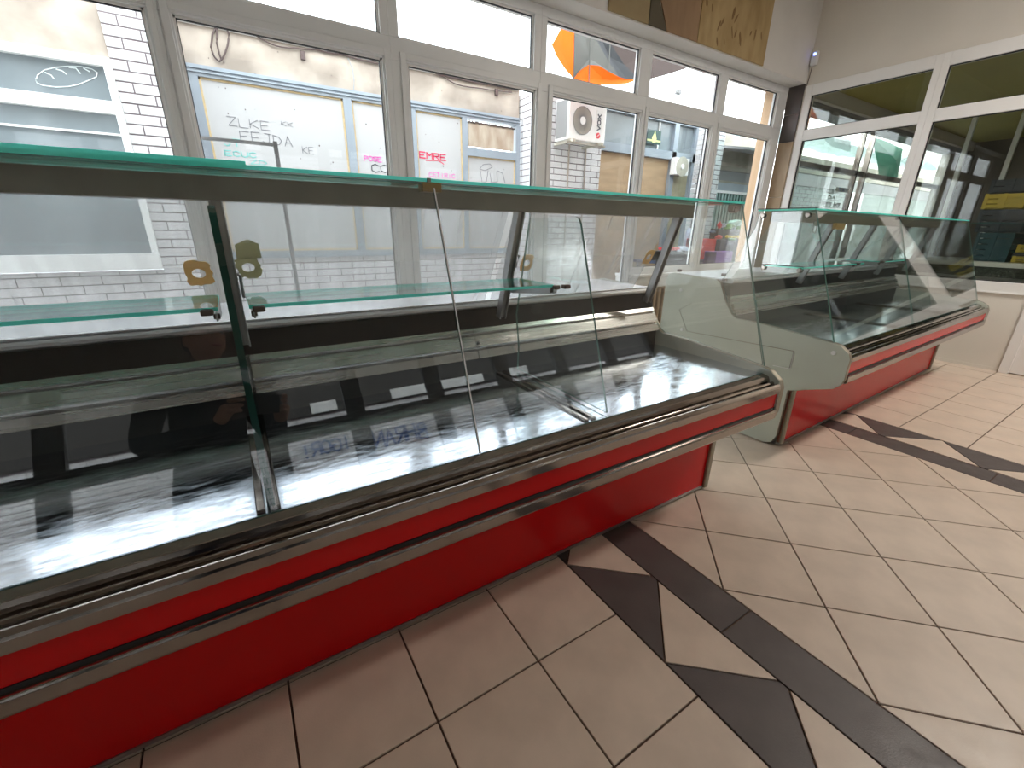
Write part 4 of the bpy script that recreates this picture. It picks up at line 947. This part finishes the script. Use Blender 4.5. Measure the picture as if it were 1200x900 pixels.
for i, (px, py, mk, nm, lb) in enumerate(((836, 272, 'bluepl', 'cabbage', 'dark blue-green bundle beside the red bag'), (858, 265, 'leaf', 'lettuce', 'leafy lettuce heap under the pale green bag'), (866, 267, 'leaf', 'lettuce', 'leafy lettuce heap nearest the tan column'),
        (842, 278, 'redpl', 'pepper', 'red peppers heaped by the mullion'), (848, 283, 'bluepl', 'aubergine', 'dark aubergines in the front crate'), (858, 281, 'leaf', 'cucumber', 'green cucumbers in the front crate'), (868, 281, 'bluepl', 'aubergine', 'dark aubergines at the right end of the front crate'))):
    blob(nm, lb, 'vegetables', px, py, YS+(.2 if py > 275 else .44), .06, mk, (1.5, .7, .55), 40+i, 2)
for i in range(4): blob('yellow_fruit', 'yellow fruit on the dark upper crate of the market stall', 'fruit', 852+i*4.2, 277.5, YS+.12, .035, 'banana', (1.3, .8, .8), 20+i, 1, 'yellow fruit on the crates')
a = onY(838, 302, YS-.28); tag(MB().box((a.x, YS-.30, a.z), (a.x+.14, YS-.26, a.z+.09)).build('carton', MT['kraft'], bevel=.003), 'small beige carton leaning on the purple crate', 'carton')

bn = empty('market_bench', (6.9, YS-.2, 0), label='low dark bench in front of the market table carrying two crates', cat='bench')
MB().box((6.0, YS-.38, .53), (7.9, YS-.07, .56)).build('seat_board', MT['dkgrey'], bn, M=off(bn))
for x in (6.05, 7.8):
    for y in (YS-.36, YS-.13): MB().box((x, y, -.08), (x+.05, y+.04, .53)).build('leg', MT['dkgrey'], bn, M=off(bn))
# alley handrail seen above the counter top
hr = empty('handrail', (0.3, 3.6, 1.5), label='short grey metal handrail outside behind the counter top', cat='railing'); HM = off(hr)
a, b = onY(221, 167, 3.75), onY(322, 174, 3.75)
MB().box((a.x, 3.74, b.z+.012), (b.x, 3.76, b.z+.032)).build('rail', MT['alu'], hr, M=HM)
p = onY(322, 166, 3.75); MB().box((p.x-.013, 3.735, -.08), (p.x+.013, 3.765, p.z)).build('post', MT['dkgrey'], hr, M=HM)
MB().box((a.x, 3.735, -.08), (a.x+.026, 3.765, p.z)).build('post', MT['dkgrey'], hr, M=HM)

# ---------------------------------------------------------------- neighbouring room behind the right wall
box('ceiling_neighbour', (XR+.12, YR, 2.78), (12.2, YB+.02, 2.9), MT['olive'], kind='structure')
box('trim_5', (XR+.12, YB, 2.64), (12.0, YW+.12, 2.80), MT['plaster'], kind='structure')
box('trim_6', (XR+.12, YW-.12, 2.56), (12.0, YW+.1, 2.66), MT['dkgrey'], kind='structure')
box('wall_far', (12.0, YR, -.1), (12.2, YW+.2, 2.9), MT['bluewall'], kind='structure')
box('wall_neighbour_back', (XR+.12, YR-.1, -.1), (12.2, YR, 2.9), MT['bluewall'], kind='structure')
nw = empty('window_20', (9, YW, 0), kind='structure'); NM = off(nw)
MB().box((XR+.12, YW-.0, 1.975), (11.5, YW+.06, 2.04)).build('dark_transom', MT['dkgrey'], nw, M=NM)
for x in (7.95, 8.25): MB().box((x, YW-.02, .8), (x+.035, YW+.05, 2.58)).build('metal_mullion', MT['chrome'], nw, M=NM)
MB().box((11.45, YW-.03, .8), (11.9, YW+.1, 2.6)).build('side_jamb', MT['plaster'], nw, M=NM)
for a, b in ((XR+.13, 7.95), (8.285, 11.45)): MB().box((a, YW+.02, .8), (b, YW+.026, 2.56)).build('pane', MT['glass'], nw, M=NM)
for t_, px, py, px2, hp in (('KOLEKTA', 969, 226, 981, 5), ('DA', 970, 233, 978, 4), ('SPORTS SHOP', 961, 241, 984, 5)):
    write(t_, px, py, px2, hp, YW+.012, 'chalk', 'window_lettering', .012, nw, .2)
a, b = onY(980, 219, YW+.01), onY(993, 226, YW+.01)
MB().box((a.x, YW+.008, b.z), (b.x, YW+.012, a.z)).build('window_sticker', MT['chalk'], nw, M=NM)
write('TO RTI', 982, 224, 992, 4, YW+.006, 'ink_blue', 'window_lettering', .008, nw, .2)
# ledge with crates behind the glass
lg = empty('white_ledge', (6.3, .6, 0), label='white ledge with dark stone face behind the right side window', cat='ledge'); LG = off(lg)
MB().box((5.93, -.3, .90), (6.9, 1.75, .94)).build('ledge_top', MT['pvc_white'], lg, bevel=.004, M=LG)
MB().box((5.95, -.3, .81), (6.88, 1.73, .90)).build('stone_front', MT['granite'], lg, M=LG)
MB().box((6.0, -.28, .0), (6.85, 1.70, .81)).build('base', MT['pvc_white'], lg, M=LG)
def ncrate(label, y0, y1, z0, z1, mk, x0=6.10, dx=.4):
    r = empty('plastic_crate', (x0, (y0+y1)/2, z0), label=label, cat='crate'); M = off(r); t = .012
    MB().box((x0, y0, z0), (x0+dx, y1, z0+t)).build('bottom', MT[mk], r, M=M)
    n = max(2, round((z1-z0)/.05)); h_ = (z1-z0)/n
    for k in range(n):
        c, d = z0+k*h_+.003, z0+(k+1)*h_-.004
        MB().box((x0, y0, c), (x0+t, y1, d)).box((x0+dx-t, y0, c), (x0+dx, y1, d)).box((x0, y0, c), (x0+dx, y0+t, d)).box((x0, y1-t, c), (x0+dx, y1, d)).build('slat_ring', MT[mk], r, M=M)
    for yy in (y0, (y0+y1)/2-.012, y1-.025): MB().box((x0-.006, yy, z0), (x0+t, yy+.025, z1)).build('corner_rib', MT[mk], r, M=M)
    return r
ncrate('dark teal plastic bin on the ledge behind the right window', 1.08, 1.33, .942, 1.20, 'tealplastic')
ncrate('bright yellow crate on the ledge, lowest of the yellow ones at right', .86, 1.045, .942, 1.0, 'yellow')
ncrate('dark navy crate between two bright yellow crates', .86, 1.05, 1.002, 1.03, 'navy')
ncrate('bright yellow slatted crate beside the teal bin', .84, 1.04, 1.032, 1.10, 'yellow')
ncrate('black crate stacked on the teal bin', 1.06, 1.36, 1.203, 1.30, 'navy')
ncrate('dark grey crate below the ochre crate in the stack', 1.04, 1.37, 1.303, 1.405, 'navy')
ncrate('ochre yellow crate near the top of the stack behind the glass', 1.10, 1.37, 1.408, 1.54, 'yellow')
ncrate('black crate on top of the ochre one, highest of the stack', 1.08, 1.36, 1.543, 1.66, 'navy')
for i, (y, lab) in enumerate(((2.35, 'left of two pale steel pipes on the brown wall in the next room'), (1.88, 'right of two pale steel pipes on the brown wall in the next room'))):
    tag(MB().box((8.9, y, .0), (8.95, y+.05, 2.77)).build('steel_pipe', MT['acwhite']), lab, 'pipe')

# ---------------------------------------------------------------- yard behind the photographer
yd = empty('yard_brick_wall', (1, -5, 0), label='white brick yard wall with blue graffiti, seen mirrored in the counter glass', cat='wall'); YM = off(yd)
def yard():
    mb = MB(); z = 0; r = 0
    while z < 2.6:
        x = -3.5-(.13 if r % 2 else 0)
        while x < 8: mb.box((x, -5.03, z), (x+.25, -5.0, z+.065)); x += .26
        z += .075; r += 1
    mb.build('brick', MT['brickw'], yd, kind='stuff', M=YM)
    box('mortar', (-4, -5.2, -.1), (8.5, -5.008, 2.65), MT['mortar'], yd, M=YM)
    box('upper_wall', (-6, -5.25, 2.65), (9, -4.98, 4.3), MT['shaded_wall'], yd, M=YM)  # coloured dark in place of shade
    for a, b in ((.62, .99), (1.86, 2.55), (2.75, 3.6), (3.9, 4.6)): box('bright_panel', (a, -4.985, 2.66), (b, -4.97, 2.83), MT['acwhite'], yd, M=YM)  # white panels standing in for bright patches of sky
    letters('BHRAN', (2.26, -4.998, 1.90), (-1, 0, 0), (0, 0, 1), (0, 1, 0), .145, .27, .22, .03).build('graffiti', MT['ink_blue'], yd, M=YM)
    letters('IGOR!', (1.06, -4.998, 2.02), (-1, 0, 0), (0, 0, 1), (0, 1, 0), .115, .20, .25, .028).build('graffiti', MT['ink_blue'], yd, M=YM)
yard()


# ---------------------------------------------------------------- the photographer, mirrored in the counter glass
CM = cam.matrix_world.copy()
fh = Vector((math.sin(YAW), math.cos(YAW), 0)); rh = Vector((math.cos(YAW), -math.sin(YAW), 0))
BO = -.40*fh
def W(x, y, z): return BO + rh*x + fh*y + Vector((0, 0, z))
def Cm(x, y, z): return CM @ Vector((x, y, z))
def skin(name, pts, edges_, mats, pick, parent, root=0, sub=2):
    me = bpy.data.meshes.new('tmp'); me.from_pydata([tuple(p) for p, r_ in pts], edges_, []); o = bpy.data.objects.new('tmp', me); col.objects.link(o)
    m1 = o.modifiers.new('skin', 'SKIN'); m1.use_smooth_shade = True
    for i, (p, r_) in enumerate(pts):
        v = me.skin_vertices[0].data[i]; v.radius = (r_, r_) if not isinstance(r_, tuple) else r_; v.use_root = (i == root)
    m2 = o.modifiers.new('sub', 'SUBSURF'); m2.levels = sub; m2.render_levels = sub
    dg = bpy.context.evaluated_depsgraph_get(); dg.update(); nm = bpy.data.meshes.new_from_object(o.evaluated_get(dg)); bpy.data.objects.remove(o)
    nm.materials.clear()
    for q in mats: nm.materials.append(q)
    for p in nm.polygons: p.use_smooth = True; p.material_index = pick(p.center)
    nm.name = name; n = bpy.data.objects.new(name, nm); col.objects.link(n); n.parent = parent; n.matrix_parent_inverse = Matrix.Translation(-Vector(parent.location)); return n
ph_root = empty('person', tuple(BO), label='person in black jacket and dark jeans holding a phone, mirrored in the counter glass', cat='person')
wr_, wl_ = Cm(.125, -.075, .075), Cm(-.125, -.075, .075)
P_ = [(W(0, 0, .96), (.155, .115)), (W(0, -.01, 1.10), (.145, .105)), (W(0, 0, 1.28), (.165, .115)), (W(0, .01, 1.43), (.10, .075)), (W(0, .03, 1.50), .055),
      (W(.185, -.005, 1.40), .066), (W(.27, .03, 1.13), .05), (wr_, .032), (W(-.185, -.005, 1.40), .066), (W(-.27, .03, 1.13), .05), (wl_, .032),
      (W(.095, 0, .88), .098), (W(.115, .03, .49), .062), (W(.12, -.02, .10), .044), (W(-.095, 0, .88), .098), (W(-.115, .03, .49), .062), (W(-.12, -.02, .10), .044)]
E_ = [(0,1),(1,2),(2,3),(3,4),(3,5),(5,6),(6,7),(3,8),(8,9),(9,10),(0,11),(11,12),(12,13),(0,14),(14,15),(15,16)]
skin('body', P_, E_, [MT['jeans'], MT['jacket'], MT['skin']], lambda c: 0 if c.z < .93 else (2 if c.z > 1.475 else 1), ph_root)
for s_ in (1, -1):
    skin('shoe', [(W(s_*.12, -.05, .055), .048), (W(s_*.125, .06, .045), .045), (W(s_*.13, .17, .032), .034)], [(0,1),(1,2)], [MT['shoe']], lambda c: 0, ph_root)
    pts = [((wr_ if s_ > 0 else wl_), .026), (Cm(s_*.112, -.03, .045), (.036, .016)), (Cm(s_*.105, .0, .032), (.038, .014))]; ed = [(0,1),(1,2)]
    skin('hand', pts, ed, [MT['skin']], lambda c: 0, ph_root)
    for j, (y, L_) in enumerate(((.030, .9), (.010, 1.0), (-.011, .96), (-.031, .8))):
        skin('finger', [(Cm(s_*.112, y, .035), .0098), (Cm(s_*.108, y+.002, .008), .0095), (Cm(s_*(.108-.020*L_), y+.004, -.010), .0085), (Cm(s_*(.108-.036*L_), y+.004, -.010), .0072)], [(0,1),(1,2),(2,3)], [MT['skin']], lambda c: 0, ph_root, sub=1)
    skin('thumb', [(Cm(s_*.118, -.045, .052), .013), (Cm(s_*.098, -.030, .034), .0115), (Cm(s_*.070, -.012, .026), .0095)], [(0,1),(1,2)], [MT['skin']], lambda c: 0, ph_root, sub=1)
def ball(name, c, sc, mk, fn=None, sub=4):
    bm = bmesh.new(); bmesh.ops.create_icosphere(bm, subdivisions=sub, radius=1)
    for v in list(bm.verts):
        q = v.co.copy()
        if fn: q = fn(q)
        if q is None: continue
        v.co = W(c[0]+q.x*sc[0], c[1]+q.y*sc[1], c[2]+q.z*sc[2])-ph_root.location
    for f in bm.faces: f.smooth = True
    me = bpy.data.meshes.new(name); bm.to_mesh(me); bm.free(); me.materials.append(MT[mk]); o = bpy.data.objects.new(name, me); col.objects.link(o); o.parent = ph_root; return o
def headf(q):
    q = q.copy()
    if q.z < 0: q.x *= 1-.28*(-q.z)**1.3; q.y = q.y*(1-.12*-q.z)+.10*(-q.z)
    d = math.exp(-((q.x/.16)**2+((q.z+.12)/.22)**2))
    if q.y > .5: q.y += .17*d
    for sx in (-.36, .36):
        if q.y > .4: q.y -= .09*math.exp(-(((q.x-sx)/.2)**2+((q.z-.06)/.13)**2))
    if q.y > .5: q.y += .05*math.exp(-((q.x/.28)**2+((q.z+.52)/.1)**2))
    return q
HC = (0, .075, 1.625)
ball('head', HC, (.076, .096, .118), 'skin', headf)
def hairf(q):
    q = q.copy()
    if q.z < .35 and q.y > -.05: q *= .90
    elif q.z < -.35: q *= .90
    return q*1.0
ball('hair', (HC[0], HC[1]-.006, HC[2]+.012), (.083, .100, .120), 'hair', hairf)
for s_ in (1, -1):
    ball('eye', (s_*.028, HC[1]+.083, HC[2]+.006), (.011, .008, .007), 'eye', sub=2); ball('pupil', (s_*.028, HC[1]+.0905, HC[2]+.005), (.0045, .002, .0045), 'hair', sub=2)
    ball('ear', (s_*.078, HC[1]-.005, HC[2]-.008), (.010, .018, .030), 'skin', sub=2)
ball('mouth', (0, HC[1]+.089, HC[2]-.062), (.024, .008, .007), 'lip', sub=2)
phone = tag(MB().add([tuple(Cm(x, y, z)) for x, y, z in [(-.078,-.038,.004),(.078,-.038,.004),(.078,.038,.004),(-.078,.038,.004),(-.078,-.038,.013),(.078,-.038,.013),(.078,.038,.013),(-.078,.038,.013)]],
    [(0,3,2,1),(4,5,6,7),(0,1,5,4),(1,2,6,5),(2,3,7,6),(3,0,4,7)]).build('phone', MT['black'], bevel=.003), 'black phone held sideways in both hands of the mirrored person', 'phone')
